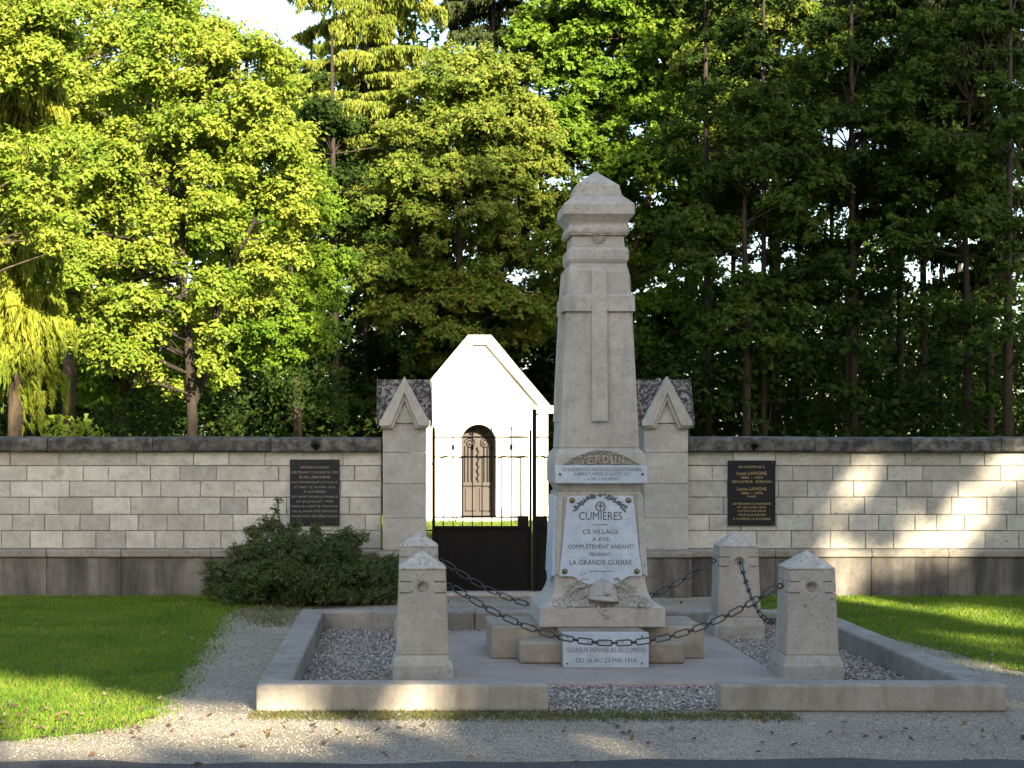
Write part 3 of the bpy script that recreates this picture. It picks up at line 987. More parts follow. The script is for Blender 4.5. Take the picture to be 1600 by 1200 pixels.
# ================================================================== MONUMENT
MX, MY = 1.447, 12.46
mon = empty('war_memorial', (MX, MY, 0.0), 'tall pale stone war memorial obelisk with marble plaques and relief cross', 'monument')
mx = lambda dx: MX + dx
ZP = 0.032
MB().box(MX - 0.80, MX + 0.75, 12.09, 12.83, ZP, 0.267).build('pedestal_block', 'pedestal', mon, bevel=0.012)
MB().box(MX - 0.612, MX + 0.563, 11.80, 12.088, ZP, 0.190).build('pedestal_block', 'pedestal', mon, bevel=0.022)
MB().box(MX - 0.612, MX + 0.563, 12.832, 13.12, ZP, 0.190).build('pedestal_block', 'pedestal', mon, bevel=0.022)
MB().box(MX - 0.325, MX + 0.275, 11.655, 12.086, ZP + 0.001, 0.266).build('pedestal_block', 'pedestal', mon, bevel=0.008)
# base with concave flare
prof = [(0.450, 0.450, 0.268), (0.454, 0.454, 0.28), (0.454, 0.454, 0.408)]
for i in range(1, 13):
    t = i / 12 * math.pi / 2
    w = 0.326 + 0.122 * (1 - math.sin(t)) ** 1.0
    prof.append((w, w, 0.413 + 0.215 * (1 - math.cos(t))))
MB().stack(MX, MY, prof).build('base', 'monument', mon, bevel=0.004)
# die
MB().stack(MX, MY, [(0.322, 0.322, 0.6285), (0.296, 0.296, 1.243)]).build('die', 'monument', mon, bevel=0.006)
MB().stack(MX, MY, [(0.290, 0.290, 1.2435), (0.296, 0.296, 1.262), (0.308, 0.308, 1.286), (0.322, 0.322, 1.306)]).build('cornice', 'monument', mon, bevel=0.003)
# corner strips of the die
for sx in (-1, 1):
    for sy in (-1, 1):
        bb = MB()
        for z, w in ((0.64, 0.324), (1.236, 0.299)):
            c = 0.030
            xs, ys = MX + sx * w, MY + sy * w
            bb.v += [(xs + sx * 0.008, ys + sy * 0.008, z), (xs - sx * c, ys + sy * 0.008, z), (xs - sx * c, ys - sy * c, z), (xs + sx * 0.008, ys - sy * c, z)]
        bb.f += [(0, 1, 2, 3), (4, 7, 6, 5), (0, 4, 5, 1), (1, 5, 6, 2), (2, 6, 7, 3), (3, 7, 4, 0)]
        bb.build('corner_strip', 'monument', mon, bevel=0.003)
# shoulder block
prof = [(0.332, 0.332, 1.307), (0.334, 0.334, 1.32), (0.334, 0.334, 1.44)]
for i in range(1, 9):
    t = i / 8
    w = 0.334 - 0.04 * (1 - math.sqrt(max(0, 1 - t * t)))
    prof.append((w, w, 1.44 + 0.11 * t))
prof.append((0.290, 0.290, 1.562))
MB().stack(MX, MY, prof).build('shoulder_block', 'monument', mon, bevel=0.004)
# shaft
SH = [(1.5625, 0.289), (1.75, 0.281), (2.0, 0.271), (2.3, 0.256), (2.565, 0.2385), (2.69, 0.233), (2.86, 0.2225), (2.895, 0.213), (2.924, 0.209)]
MB().stack(MX, MY, [(w, w, z) for z, w in SH]).build('shaft', 'monument', mon, bevel=0.006)


def shaft_w(z):
    for (z0, w0), (z1, w1) in zip(SH[:-1], SH[1:]):
        if z <= z1:
            return w0 + (w1 - w0) * (z - z0) / (z1 - z0)
    return SH[-1][1]


# relief cross on each face: arm band wraps the shaft, posts stand proud
MB().stack(MX, MY, [(0.2605, 0.2605, 2.563), (0.2645, 0.2645, 2.567), (0.2590, 0.2590, 2.678), (0.2445, 0.2445, 2.69)]).build('cross_arm', 'monument', mon, bevel=0.003)
for k in range(4):
    a = k * math.pi / 2
    ca, sa = math.cos(a), math.sin(a)
    vs = []
    zs = [1.757, 2.0, 2.3, 2.56, 2.70, 2.86, 2.882]
    for z in zs:
        w = shaft_w(z)
        hw = 0.0575
        pr = 0.030 if z < 2.88 else 0.020
        if 2.5 < z < 2.75:
            pr += 0.003
        vs += [(-hw, -w - pr, z), (hw, -w - pr, z), (hw, -w + 0.03, z), (-hw, -w + 0.03, z)]
    bb = MB()
    fs = []
    for i in range(len(zs) - 1):
        for q in range(4):
            p_, r_ = i * 4 + q, i * 4 + (q + 1) % 4
            fs.append((p_, r_, r_ + 4, p_ + 4))
    fs += [(3, 2, 1, 0), tuple(len(vs) - 4 + q for q in range(4))]
    bb.add([(MX + x * ca - y * sa, MY + x * sa + y * ca, z) for x, y, z in vs], fs)
    bb.build('cross_post', 'monument', mon, bevel=0.003)
# upper mouldings
MB().stack(MX, MY, [(0.209, 0.209, 2.9245), (0.222, 0.222, 2.952), (0.2225, 0.2225, 3.022), (0.200, 0.200, 3.046)]).build('collar', 'monument', mon, bevel=0.003)
MB().stack(MX, MY, [(0.194, 0.194, 3.0465), (0.190, 0.190, 3.128)]).build('neck', 'monument', mon, bevel=0.003)
bb = MB()
seg, rings = 14, 9
loop = []
per = 4 * seg
vs, fs = [], []
for j in range(rings):
    t = -math.pi / 2 + math.pi * j / (rings - 1)
    for i in range(per):
        side, u = divmod(i, seg)
        u = u / seg * 2 - 1
        rr = 0.198 + 0.027 * math.cos(t) + 0.010 * math.sin(i * 1.9 + j * 1.1) * math.cos(t)
        z = 3.167 + 0.037 * math.sin(t)
        x, y_ = [(u, -1), (1, u), (-u, 1), (-1, -u)][side]
        vs.append((MX + x * rr, MY + y_ * rr, z))
for j in range(rings - 1):
    for i in range(per):
        a_, b_ = j * per + i, j * per + (i + 1) % per
        fs.append((a_, b_, b_ + per, a_ + per))
bb.add(vs, fs)
bb.build('garland_torus', 'monument_cap', mon, smooth=True)
MB().stack(MX, MY, [(0.212, 0.212, 3.13), (0.212, 0.212, 3.215), (0.222, 0.222, 3.232), (0.258, 0.258, 3.276)]).build('cap_soffit', 'monument', mon, bevel=0.002)
MB().stack(MX, MY, [(0.263, 0.263, 3.277), (0.258, 0.258, 3.357), (0.178, 0.178, 3.428)]).build('cap', 'monument_cap', mon, bevel=0.003, segs=1)
MB().stack(MX, MY, [(0.176, 0.176, 3.4285), (0.160, 0.160, 3.505), (0.0, 0.0, 3.634)]).build('pyramid_top', 'monument_cap', mon, bevel=0.002, segs=1)
# palmette on the neck
bb = MB()
for a in (-75, -50, -25, 0, 25, 50, 75):
    base = Vector((MX, MY - 0.193, 3.128))
    ln = 0.075 if abs(a) < 40 else 0.062
    tip = base + Vector((math.sin(R(a)) * ln, -0.010, -math.cos(R(a)) * ln))
    bb.leaf(base, tip, (0, -1, 0), 0.022, 0.55)
bb.build('palmette', 'monument', mon)

# arch relief with the town's name
arc = []
for i in range(17):
    t = i / 16 * 2 - 1
    arc.append((MX + 0.005 + 0.275 * t, 1.442 + 0.105 * (1 - t * t)))
ar = MB().prism_y([(arc[0][0], 1.440)] + arc[1:-1] + [(arc[-1][0], 1.440)], MY - 0.336, MY - 0.26).build('arch_relief', 'grimy_relief', mon)
MB().tube([(x, MY - 0.338, z) for x, z in arc], 0.008, 6).build('arch_rim', 'monument', ar, smooth=True)
for q, ch in enumerate('VERDUN'):
    text('letter', ch, MX + 0.010 + (q - 2.5) * 0.056, MY - 0.3365, 1.452 - 0.0012 * (q - 2.5) ** 2, 0.058, 0.040, 'monument', ar, depth=0.017, bold=0.010)
bb = MB()
for i in range(34):
    t = random.uniform(-0.9, 0.9)
    zt = 1.444 + 0.098 * (1 - t * t)
    z = random.choice((zt - 0.012, 1.448 + random.uniform(0, 0.01))) if abs(t) < 0.56 else random.uniform(1.446, zt)
    x = MX + 0.005 + 0.275 * t
    a = random.uniform(-0.6, 0.6)
    bb.leaf((x, MY - 0.337, z), (x + 0.03 * (1 if t > 0 else -1) * math.cos(a), MY - 0.341, z + 0.018 * math.sin(a)), (0, -1, 0), 0.016, 0.9)
bb.build('leaf_relief', 'monument', ar)['kind'] = 'stuff'

# upper marble plaque
pz0, pz1 = 1.306, 1.438
pu = MB().box(MX - 0.333, MX + 0.337, MY - 0.358, MY - 0.336, pz0, pz1).build('upper_plaque', 'marble', mon, bevel=0.003)
PYF = MY - 0.3595
for t, zz, wd, hh in (('ICI LE RÉGIMENT DE MARCHE DE LA LÉGION ÉTRANGÈRE', 1.394, 0.575, 0.024), ('A REPRIS CUMIÈRES LE 20 AOÛT 1917', 1.362, 0.41, 0.024), ('« GLOIRE À NOS HÉROS »', 1.329, 0.26, 0.022)):
    text('lettering', t, MX + 0.008, PYF, zz, hh, wd, 'ink', pu)
for dx in (-0.297, 0.303):
    MB().lathe((MX + dx, MY - 0.357, 1.372), (0, -1, 0), [(0.010, 0), (0.010, 0.006), (0.005, 0.009)], 10).build('bolt', 'ink', pu)


# main marble plaques on the die (front lettered, plain ones at the sides)
def die_plaque(k):
    a = k * math.pi / 2
    ca, sa = math.cos(a), math.sin(a)
    zt, zb = 1.212, 0.628
    wt, wb = 0.240, 0.302
    out = [(-wt, zt), (wt, zt), (wb, zb), (0.5 * wb * 1.35, zb), (0.42 * wb, zb - 0.048), (0.32 * wb, zb - 0.058), (-0.32 * wb, zb - 0.058), (-0.42 * wb, zb - 0.048), (-0.5 * wb * 1.35, zb)] + [(-wb, zb)]
    vs = []
    for d in (0.026, -0.012):
        for x, z in out:
            w = 0.322 + (0.296 - 0.322) * (z - 0.6285) / (1.243 - 0.6285)
            vs.append((x, -(w + d), z))
    n = len(out)
    fs = [tuple(range(n)), tuple(range(2 * n - 1, n - 1, -1))] + [(i, (i + 1) % n, (i + 1) % n + n, i + n) for i in range(n)]
    return MB().add([(MX + x * ca - y_ * sa, MY + x * sa + y_ * ca, z) for x, y_, z in vs], fs).build('main_plaque' if k == 0 else 'side_plaque', 'marble', mon, bevel=0.003)


pm = die_plaque(0)
die_plaque(1)
die_plaque(3)


def pyf(z):
    return MY - (0.322 + (0.296 - 0.322) * (z - 0.6285) / (1.243 - 0.6285)) - 0.0275


def ztext(t, z, h, w, mat='ink'):
    o = text('lettering', t, MX, pyf(z + h / 2) - 0.0012, z, h, w, mat, pm)
    return o


PS = 12.12 / FPX


def pz(py):
    return EYE + (692 - py) * PS


ztext('CUMIÈRES', pz(812.5), 0.060, 68 * PS, 'ink')
ztext('CE VILLAGE', pz(834), 0.032, 56 * PS)
ztext('A ÉTÉ', pz(845.5), 0.026, 27 * PS)
ztext('COMPLÈTEMENT ANÉANTI', pz(857.3), 0.031, 102 * PS)
ztext('PENDANT', pz(868.5), 0.024, 33 * PS)
ztext('LA GRANDE GUERRE', pz(882.5), 0.037, 98 * PS)
for py_, wdt in ((820.0, 24), (892.3, 35)):
    z = pz(py_)
    MB().box(MX - wdt * PS / 2, MX + wdt * PS / 2, pyf(z) - 0.002, pyf(z) + 0.002, z - 0.002, z + 0.002).build('engraved_rule', 'ink', pm)
# engraved laurel garland and medallion above the village name
bb = MB()
for s in (-1, 1):
    for i in range(11):
        t = i / 10
        x = MX + s * (0.03 + 0.145 * t)
        z = pz(783.5) + 0.035 * (1 - t) ** 1.0 - 0.055 * t * t
        for q in (-1, 1):
            a = R(20 + 38 * q) if s > 0 else R(160 - 38 * q)
            a += random.uniform(-0.5, 0.5) - s * 0.6 * t
            bb.leaf((x, pyf(z) + 0.0005, z), (x + 0.034 * math.cos(a), pyf(z) - 0.001, z + 0.034 * math.sin(a)), (0, -1, 0), 0.015, 0.2)
for a in (-35, 0, 35):
    z = pz(777)
    bb.leaf((MX, pyf(z), z), (MX + 0.035 * math.sin(R(a)), pyf(z) - 0.001, z + 0.035 * math.cos(R(a))), (0, -1, 0), 0.012, 0.25)
bb.build('engraved_garland', 'ink', pm)
bb = MB()
zc = pz(791.5)
bb.tube([(MX + 0.034 * math.cos(a), pyf(zc) - 0.001, zc + 0.034 * math.sin(a)) for a in [i * math.pi / 12 for i in range(25)]], 0.0035, 5)
bb.box(MX - 0.004, MX + 0.004, pyf(zc) - 0.003, pyf(zc), zc - 0.026, zc + 0.026)
bb.box(MX - 0.024, MX - 0.0045, pyf(zc) - 0.003, pyf(zc), zc + 0.002, zc + 0.009)
bb.box(MX + 0.0045, MX + 0.024, pyf(zc) - 0.003, pyf(zc), zc + 0.002, zc + 0.009)
bb.build('engraved_medallion', 'ink', pm)
for dx, z in ((-0.205, 1.180), (0.205, 1.180), (-0.262, 0.665), (0.262, 0.665)):
    MB().lathe((MX + dx, pyf(z) + 0.002, z), (0, -1, 0), [(0.021, 0), (0.021, 0.006), (0.015, 0.014), (0.006, 0.019)], 14).build('bronze_boss', 'bronze', pm, smooth=False)

# lowest marble plaque leaning on the front block
pl_y = 11.60
pd = MB().box(MX - 0.322, MX + 0.274, pl_y, pl_y + 0.05, ZP, 0.278).build('lower_plaque', 'marble', mon, bevel=0.004)
pcx = MX - 0.024
text('lettering', 'HOMMAGE AUX', pcx, pl_y - 0.0015, 0.196, 0.030, 0.26, 'grey_ink', pd)
text('lettering', 'GLORIEUX DÉFENSEURS DE CUMIÈRES', pcx, pl_y - 0.0015, 0.140, 0.034, 0.555, 'ink', pd)
text('lettering', 'DU 16 AU 23 MAI 1916', pcx, pl_y - 0.0015, 0.068, 0.034, 0.42, 'ink', pd)
for dx, z in ((-0.27, 0.062), (0.25, 0.062), (0.25, 0.25), (-0.27, 0.25)):
    MB().lathe((pcx + dx, pl_y + 0.001, z), (0, -1, 0), [(0.007, 0), (0.007, 0.005), (0.003, 0.007)], 8).build('bolt', 'chain', pd)


# helmet and laurel carved on the flare
def flare_pt(u, v):
    """u across (-1..1), v up the flare (0..1) -> point and normal on the front flare"""
    t = v * math.pi / 2
    w = 0.326 + 0.122 * (1 - math.sin(t))
    z = 0.413 + 0.215 * (1 - math.cos(t))
    nrm = Vector((0, -math.sin(t) * 0.215 - 0.05, math.cos(t) * 0.122 + 0.05)).normalized()
    return Vector((MX + u * w, MY - w, z)), nrm


hm = MB()
hc = Vector((MX + 0.012, MY - 0.385, 0.492))
seg, rings = 20, 9
for j in range(rings):
    t = j / (rings - 1) * math.pi / 2
    for i in range(seg):
        a = 2 * math.pi * i / seg
        hm.v.append((hc.x + 0.104 * math.cos(t) ** 0.9 * math.cos(a), hc.y + 0.092 * math.cos(t) ** 0.9 * math.sin(a) + 0.03 * math.sin(t), hc.z + 0.112 * math.sin(t)))
for j in range(rings - 1):
    for i in range(seg):
        a_, b_ = j * seg + i, j * seg + (i + 1) % seg
        hm.f.append((a_, b_, b_ + seg, a_ + seg))
helmet = hm.build('carved_helmet', 'monument', mon, smooth=True)
bb = MB()
bb.tube([(hc.x, hc.y + 0.03 * math.sin(a) - 0.092 * math.cos(a) * 0.98, hc.z + 0.113 * math.sin(a) + 0.002) for a in [R(15 + i * 12) for i in range(11)]], [0.010] * 11, 6)
bb.build('helmet_crest', 'monument', helmet, smooth=True)
bb = MB()
rim = []
for i in range(24):
    a = 2 * math.pi * i / 24
    front = max(0, -math.sin(a))
    rim.append((a, 0.110 + 0.008 * front, 0.098 + 0.022 * front))
vs, fs = [], []
for a, rx, ry in rim:
    vs += [(hc.x + 0.100 * math.cos(a), hc.y + 0.088 * math.sin(a), hc.z + 0.010), (hc.x + rx * 1.06 * math.cos(a), hc.y + ry * 1.06 * math.sin(a), hc.z - 0.022 - 0.012 * math.cos(a)),
           (hc.x + rx * 1.02 * math.cos(a), hc.y + ry * 1.02 * math.sin(a), hc.z - 0.034 - 0.012 * math.cos(a)), (hc.x + 0.080 * math.cos(a), hc.y + 0.072 * math.sin(a), hc.z - 0.012)]
for i in range(24):
    for q in range(4):
        a_, b_ = i * 4 + q, i * 4 + (q + 1) % 4
        c_, d_ = ((i + 1) % 24) * 4 + (q + 1) % 4, ((i + 1) % 24) * 4 + q
        fs.append((a_, b_, c_, d_))
bb.add(vs, fs)
bb.build('helmet_brim', 'monument', helmet, smooth=True)
MB().lathe((hc.x + 0.02, hc.y - 0.088, hc.z + 0.034), (0.1, -1, 0.3), [(0.026, 0), (0.024, 0.008), (0.012, 0.014), (0.004, 0.016)], 10).build('helmet_badge', 'monument', helmet)
for s in (-1, 1):
    for (u0, v0, u1, v1, cnt) in ((0.22, 0.80, 0.62, 0.72, 6), (0.22, 0.58, 0.80, 0.36, 8), (0.24, 0.36, 0.74, 0.14, 7), (0.12, 0.14, 0.60, 0.06, 6), (0.16, 0.90, 0.42, 0.93, 4)):
        stem = []
        for i in range(cnt + 1):
            t = i / cnt
            p, n_ = flare_pt(s * (u0 + (u1 - u0) * t), min(0.97, v0 + (v1 - v0) * t + 0.06 * math.sin(t * 3.1)))
            stem.append((p + n_ * 0.008, n_))
        sprig = MB().tube([p for p, _ in stem], [0.009 - 0.005 * i / cnt for i in range(cnt + 1)], 5).build('laurel_sprig', 'monument', mon)
        bb = MB()
        for i in range(1, cnt + 1):
            p, n_ = stem[i]
            d = (stem[i][0] - stem[i - 1][0]).normalized()
            q = n_.cross(d).normalized()
            for sd in (-1, 1):
                dd = (d * 0.75 + q * sd * random.uniform(0.5, 0.95)).normalized()
                ln = random.uniform(0.042, 0.062)
                bb.leaf(p, p + dd * ln + n_ * random.uniform(0.004, 0.020), n_, ln * 0.45, 0.6)
            if i == cnt:
                bb.leaf(p, p + d * 0.05 + n_ * 0.008, n_, 0.022, 0.6)
        lo = bb.build('laurel_leaves', 'monument', sprig)
        lo['kind'] = 'stuff'
bb = MB()   # hanging chinstrap and tassel on the base front
bb.tube([(MX - 0.03, MY - 0.447, 0.425), (MX - 0.02, MY - 0.458, 0.39), (MX + 0.01, MY - 0.459, 0.365), (MX + 0.035, MY - 0.459, 0.352), (MX + 0.05, MY - 0.457, 0.337)], [0.010, 0.012, 0.010, 0.011, 0.004], 6)
bb.tube([(MX + 0.05, MY - 0.44, 0.43), (MX + 0.03, MY - 0.457, 0.40), (MX + 0.0, MY - 0.459, 0.385)], [0.009, 0.010, 0.006], 6)
bb.leaf((MX - 0.01, MY - 0.455, 0.345), (MX + 0.06, MY - 0.460, 0.335), (0, -1, 0), 0.022, 0.5)
bb.build('strap_relief', 'monument', mon, smooth=True)


# ================================================================== BOLLARDS AND CHAINS
BZ = {'apex': 0.877, 'top': 0.757, 'bot': 0.185, 'ch': 0.115}


def bollard_mesh():
    bm = bmesh.new()
    prof = [(0.176, 0.1855), (0.155, 0.7565)]
    me = bpy.data.meshes.new('shaft')
    vs, fs = [], []
    for w, z in prof:
        vs += [(-w, -w, z), (w, -w, z), (w, w, z), (-w, w, z)]
    for q in range(4):
        fs.append((q, (q + 1) % 4, (q + 1) % 4 + 4, q + 4))
    fs += [(3, 2, 1, 0), (4, 5, 6, 7)]
    me.from_pydata(vs, [], fs)
    bm.from_mesh(me)
    bmesh.ops.recalc_face_normals(bm, faces=bm.faces)
    bmesh.ops.bevel(bm, geom=list(bm.edges), offset=0.006, segments=2, affect='EDGES')
    bm.to_mesh(me)
    bm.free()
    # cutters: four short grooves and one round sinking on every face
    c = MB()
    for k in range(4):
        a = k * math.pi / 2
        ca, sa = math.cos(a), math.sin(a)
        loc = MB()
        for z in (0.600, 0.674):
            w = 0.176 + (0.155 - 0.176) * (z - 0.1855) / 0.571
            for s in (-1, 1):
                x0, x1 = sorted((s * (w - 0.078), s * (w - 0.008)))
                loc.box(x0, x1, -w - 0.02, -w + 0.018, z - 0.0048, z + 0.0048)
        w = 0.176 + (0.155 - 0.176) * (0.633 - 0.1855) / 0.571
        loc.lathe((0, -w + 0.022, 0.633), (0, -1, 0), [(0.030, -0.016), (0.033, 0.010), (0.036, 0.0105), (0.047, 0.0225), (0.047, 0.06)], 24)
        c.add([(x * ca - y_ * sa, x * sa + y_ * ca, z) for x, y_, z in loc.v], loc.f)
    oc = c.build('cutter', None)
    ob = bpy.data.objects.new('shaft', me)
    COL.objects.link(ob)
    md = ob.modifiers.new('cut', 'BOOLEAN')
    md.operation = 'DIFFERENCE'
    md.object = oc
    md.solver = 'EXACT'
    md.use_self = True
    dg = bpy.context.evaluated_depsgraph_get()
    res = bpy.data.meshes.new_from_object(ob.evaluated_get(dg))
    bpy.data.objects.remove(ob)
    bpy.data.objects.remove(oc)
    res.materials.clear()
    res.name = 'shaft'
    return res


BSH = bollard_mesh()
BX = (0.137, 2.738)
BYY = (11.26, 13.66)
btmp = MB().stack(0, 0, [(0.158, 0.158, 0.757), (0.157, 0.157, 0.765), (0.0, 0.0, 0.877)]).build('cap', 'bollard_top', None, bevel=0.005)
bplt = MB().stack(0, 0, [(0.203, 0.203, 0.0), (0.203, 0.203, 0.115), (0.178, 0.178, 0.185)]).build('plinth', 'bollard', None, bevel=0.006)
CAPM, PLM = btmp.data, bplt.data
bpy.data.objects.remove(btmp)
bpy.data.objects.remove(bplt)
blabels = {(0, 0): 'stone bollard at front left, nearest the left kerb corner', (1, 0): 'stone bollard at front right, bare sinking on its face',
           (0, 1): 'stone bollard at rear left, mostly hidden behind the front left one', (1, 1): 'stone bollard at rear right with chain hung from its front face'}
eye_me = None
for i, x in enumerate(BX):
    for j, yb in enumerate(BYY):
        o = empty('stone_bollard', (x, yb, 0.0), blabels[(i, j)], 'bollard', 'stone bollards round the monument')
        o.rotation_euler.z = R(random.uniform(-1.2, 1.2))
        link_mesh('shaft', BSH, 'bollard', o)
        link_mesh('cap', CAPM, None, o)
        link_mesh('plinth', PLM, None, o)
        sx = 1 if i == 0 else -1
        sy = 1 if j == 0 else -1
        for d in (Vector((sx, 0, 0)), Vector((0, sy, 0))):
            bb = MB()
            c0 = d * 0.135 + Vector((0, 0, 0.633))
            ring = []
            side = Vector((0, 0, 1))
            for q in range(13):
                a = q * math.pi / 6
                ring.append(c0 + d * (0.045 + 0.017 * math.cos(a)) + side * 0.017 * math.sin(a))
            bb.tube([v + o.location for v in [c0, c0 + d * 0.03]], 0.006, 6)
            bb.tube([v + o.location for v in ring], 0.005, 6)
            bb.build('eye_bolt', 'chain', o, smooth=True)


def ring_mesh(name, la, lb, r, seg=16, rs=6):
    """closed oval link lying in local XZ: half length la along X, half height lb"""
    bb = MB()
    pts_ = []
    st = la - lb
    for q in range(seg):
        a = 2 * math.pi * q / seg
        pts_.append(Vector((math.cos(a) * lb + (st if math.cos(a) > 0 else -st), 0, math.sin(a) * lb)))
    for q, p in enumerate(pts_):
        d = (pts_[(q + 1) % seg] - pts_[q - 1]).normalized()
        u = Vector((0, 1, 0))
        w = d.cross(u)
        for s_ in range(rs):
            a = 2 * math.pi * s_ / rs
            bb.v.append(tuple(p + (u * math.cos(a) + w * math.sin(a)) * r))
    for q in range(seg):
        for s_ in range(rs):
            a_, b_ = q * rs + s_, q * rs + (s_ + 1) % rs
            c_, d_ = ((q + 1) % seg) * rs + (s_ + 1) % rs, ((q + 1) % seg) * rs + s_
            bb.f.append((a_, b_, c_, d_))
    ob = bb.build(name, 'chain', None, smooth=True)
    me = ob.data
    bpy.data.objects.remove(ob)
    return me


LONG = ring_mesh('long_link', 0.054, 0.0195, 0.0055)
SHORT = ring_mesh('ring_link', 0.0185, 0.0165, 0.0055, 12)


def chain(a, b, zlow, label):
    a, b = Vector(a), Vector(b)
    o = empty('chain', (a + b) / 2 + Vector((0, 0, zlow - (a.z + b.z) / 2)), label, 'chain', 'iron chains between the bollards')
    sag = (a.z + b.z) / 2 - zlow
    N = 400
    pts_ = [a.lerp(b, t / N) - Vector((0, 0, 4 * sag * (t / N) * (1 - t / N))) for t in range(N + 1)]
    cum = [0]
    for p, q in zip(pts_[:-1], pts_[1:]):
        cum.append(cum[-1] + (q - p).length)
    total = cum[-1]
    pitch = 0.130
    n = round(total / pitch)

    def at(s):
        s = min(max(s, 0), total - 1e-6)
        lo = next(k for k in range(N) if cum[k + 1] >= s)
        f = (s - cum[lo]) / (cum[lo + 1] - cum[lo])
        return pts_[lo].lerp(pts_[lo + 1], f), (pts_[lo + 1] - pts_[lo]).normalized()
    for i in range(n):
        for me, s, roll in ((LONG, (i + 0.5) * total / n, 0), (SHORT, (i + 1.0) * total / n, 90)):
            if roll and i == n - 1:
                continue
            p, d = at(s)
            up = Vector((0, 0, 1))
            yv = up.cross(d).normalized()
            zv = d.cross(yv)
            m = Matrix((d, yv, zv)).transposed().to_4x4()
            rr = random.uniform(-25, 25) if not roll else random.uniform(50, 75)
            ob = bpy.data.objects.new(me.name, me)
            ob.parent = o
            ob.matrix_local = Matrix.Translation(p - o.location) @ m @ Matrix.Rotation(R(rr), 4, 'X')
            COL.objects.link(ob)
    return o


zat = 0.633
chain((BX[0] + 0.20, BYY[0], zat), (BX[1] - 0.20, BYY[0], zat), 0.245, 'sagging iron chain across the front, passing before the lower plaque')
chain((BX[0] + 0.20, BYY[1], zat), (BX[1] - 0.20, BYY[1], zat), 0.22, 'sagging iron chain at the rear, passing behind the monument')
chain((BX[1], BYY[0] + 0.20, zat), (BX[1], BYY[1] - 0.20, zat), 0.27, 'iron chain along the right side from rear to front bollard')
chain((BX[0], BYY[0] + 0.20, zat), (BX[0], BYY[1] - 0.20, zat), 0.27, 'iron chain along the left side hidden behind the front left bollard')


# ================================================================== CHAPEL
CY = 34.0
CS = CY / FPX
cxx = lambda px: (px - 628) * CS
czz = lambda py: EYE + (692 - py) * CS
chapel = empty('chapel', (cxx(749), CY + 1.8, 0), 'small sunlit white chapel with gable and arched door behind the gate', 'chapel')
CX = cxx(749)
X0, X1 = CX - 1.40, CX + 1.40
dx0, dx1 = cxx(720.5), cxx(775.5)
dz0, dzt = czz(807.5), czz(663)
dr = (dx1 - dx0) / 2
dcx = (dx0 + dx1) / 2
zsp = dzt - dr
eave, ridge = 2.22, 3.62
arch = [(dcx + dr * math.cos(math.pi * i / 16), zsp + dr * math.sin(math.pi * i / 16)) for i in range(17)]   # right to left
fl = [(X0, 0), (dx0, 0), (dx0, dz0)] + arch[::-1] + [(dx1, dz0), (dx1, 0), (X1, 0), (X1, eave), (CX + 0.2, ridge), (CX - 0.2, ridge), (X0, eave)]
MB().prism_y(fl, CY, CY + 0.52).build('facade_wall', 'chapel', chapel)
MB().box(X0, X0 + 0.3, CY + 0.521, CY + 3.6, 0, eave).build('side_wall', 'chapel', chapel)
MB().box(X1 - 0.3, X1, CY + 0.521, CY + 3.6, 0, eave).build('side_wall', 'chapel', chapel)
MB().prism_y([(X0 + 0.301, 0), (X1 - 0.301, 0), (X1 - 0.301, eave + 0.2), (CX, ridge - 0.1), (X0 + 0.301, eave + 0.2)], CY + 3.3, CY + 3.6).build('rear_wall', 'chapel', chapel)
MB().prism_y([(X0 - 0.06, eave + 0.0), (X1 + 0.06, eave + 0.0), (CX + 0.02, ridge - 0.05), (CX - 0.02, ridge - 0.05)], CY + 0.53, CY + 3.7).build('roof', 'chapel_roof', chapel)
for s in (-1, 1):
    MB().box(CX + s * 1.40 - 0.20 * (s > 0) , CX + s * 1.40 + 0.20 * (s < 0), CY - 0.05, CY - 0.001, 0, eave - 0.02).build('corner_pilaster', 'chapel', chapel, bevel=0.01)
    g = [(CX + s * 1.46, eave + 0.12), (CX + s * 0.235, 3.80), (CX + s * 0.0005, 3.80), (CX + s * 0.0005, 3.60), (CX + s * 0.14, 3.60), (CX + s * 1.22, eave + 0.12)]
    MB().prism_y(g, CY - 0.10, CY + 0.40).build('gable_coping', 'chapel', chapel, bevel=0.01)
    a_, b_ = sorted((CX + s * 1.13, CX + s * 1.50))
    MB().box(a_, b_, CY - 0.12, CY + 0.42, eave - 0.02, eave + 0.14).build('kneeler', 'chapel', chapel, bevel=0.01)
MB().box(X0 - 0.05, dx0 - 0.12, CY - 0.10, CY - 0.055, 0, 0.30).build('base_course', 'chapel', chapel, bevel=0.01)
MB().box(dx1 + 0.12, X1 + 0.05, CY - 0.10, CY - 0.055, 0, 0.30).build('base_course', 'chapel', chapel, bevel=0.01)
MB().box(dx0 - 0.1, dx1 + 0.1, CY - 0.30, CY + 0.51, 0.0, dz0 - 0.01).build('doorstep', 'chapel', chapel, bevel=0.01)
dy = CY + 0.44
ins = [(x, z) for x, z in ([(dx0 + 0.003, dz0)] + [(dcx + (dr - 0.003) * math.cos(math.pi * i / 16), zsp + (dr - 0.003) * math.sin(math.pi * i / 16)) for i in range(17)][::-1] + [(dx1 - 0.003, dz0)])]
door = MB().prism_y(ins, dy, dy + 0.05).build('door', 'door', chapel)
MB().box(dcx - 0.26, dcx - 0.03, dy - 0.03, dy - 0.001, dz0 + 0.10, dz0 + 0.58).build('door_panel', 'door', door, bevel=0.012)
MB().box(dcx + 0.03, dcx + 0.26, dy - 0.03, dy - 0.001, dz0 + 0.10, dz0 + 0.58).build('door_panel', 'door', door, bevel=0.012)
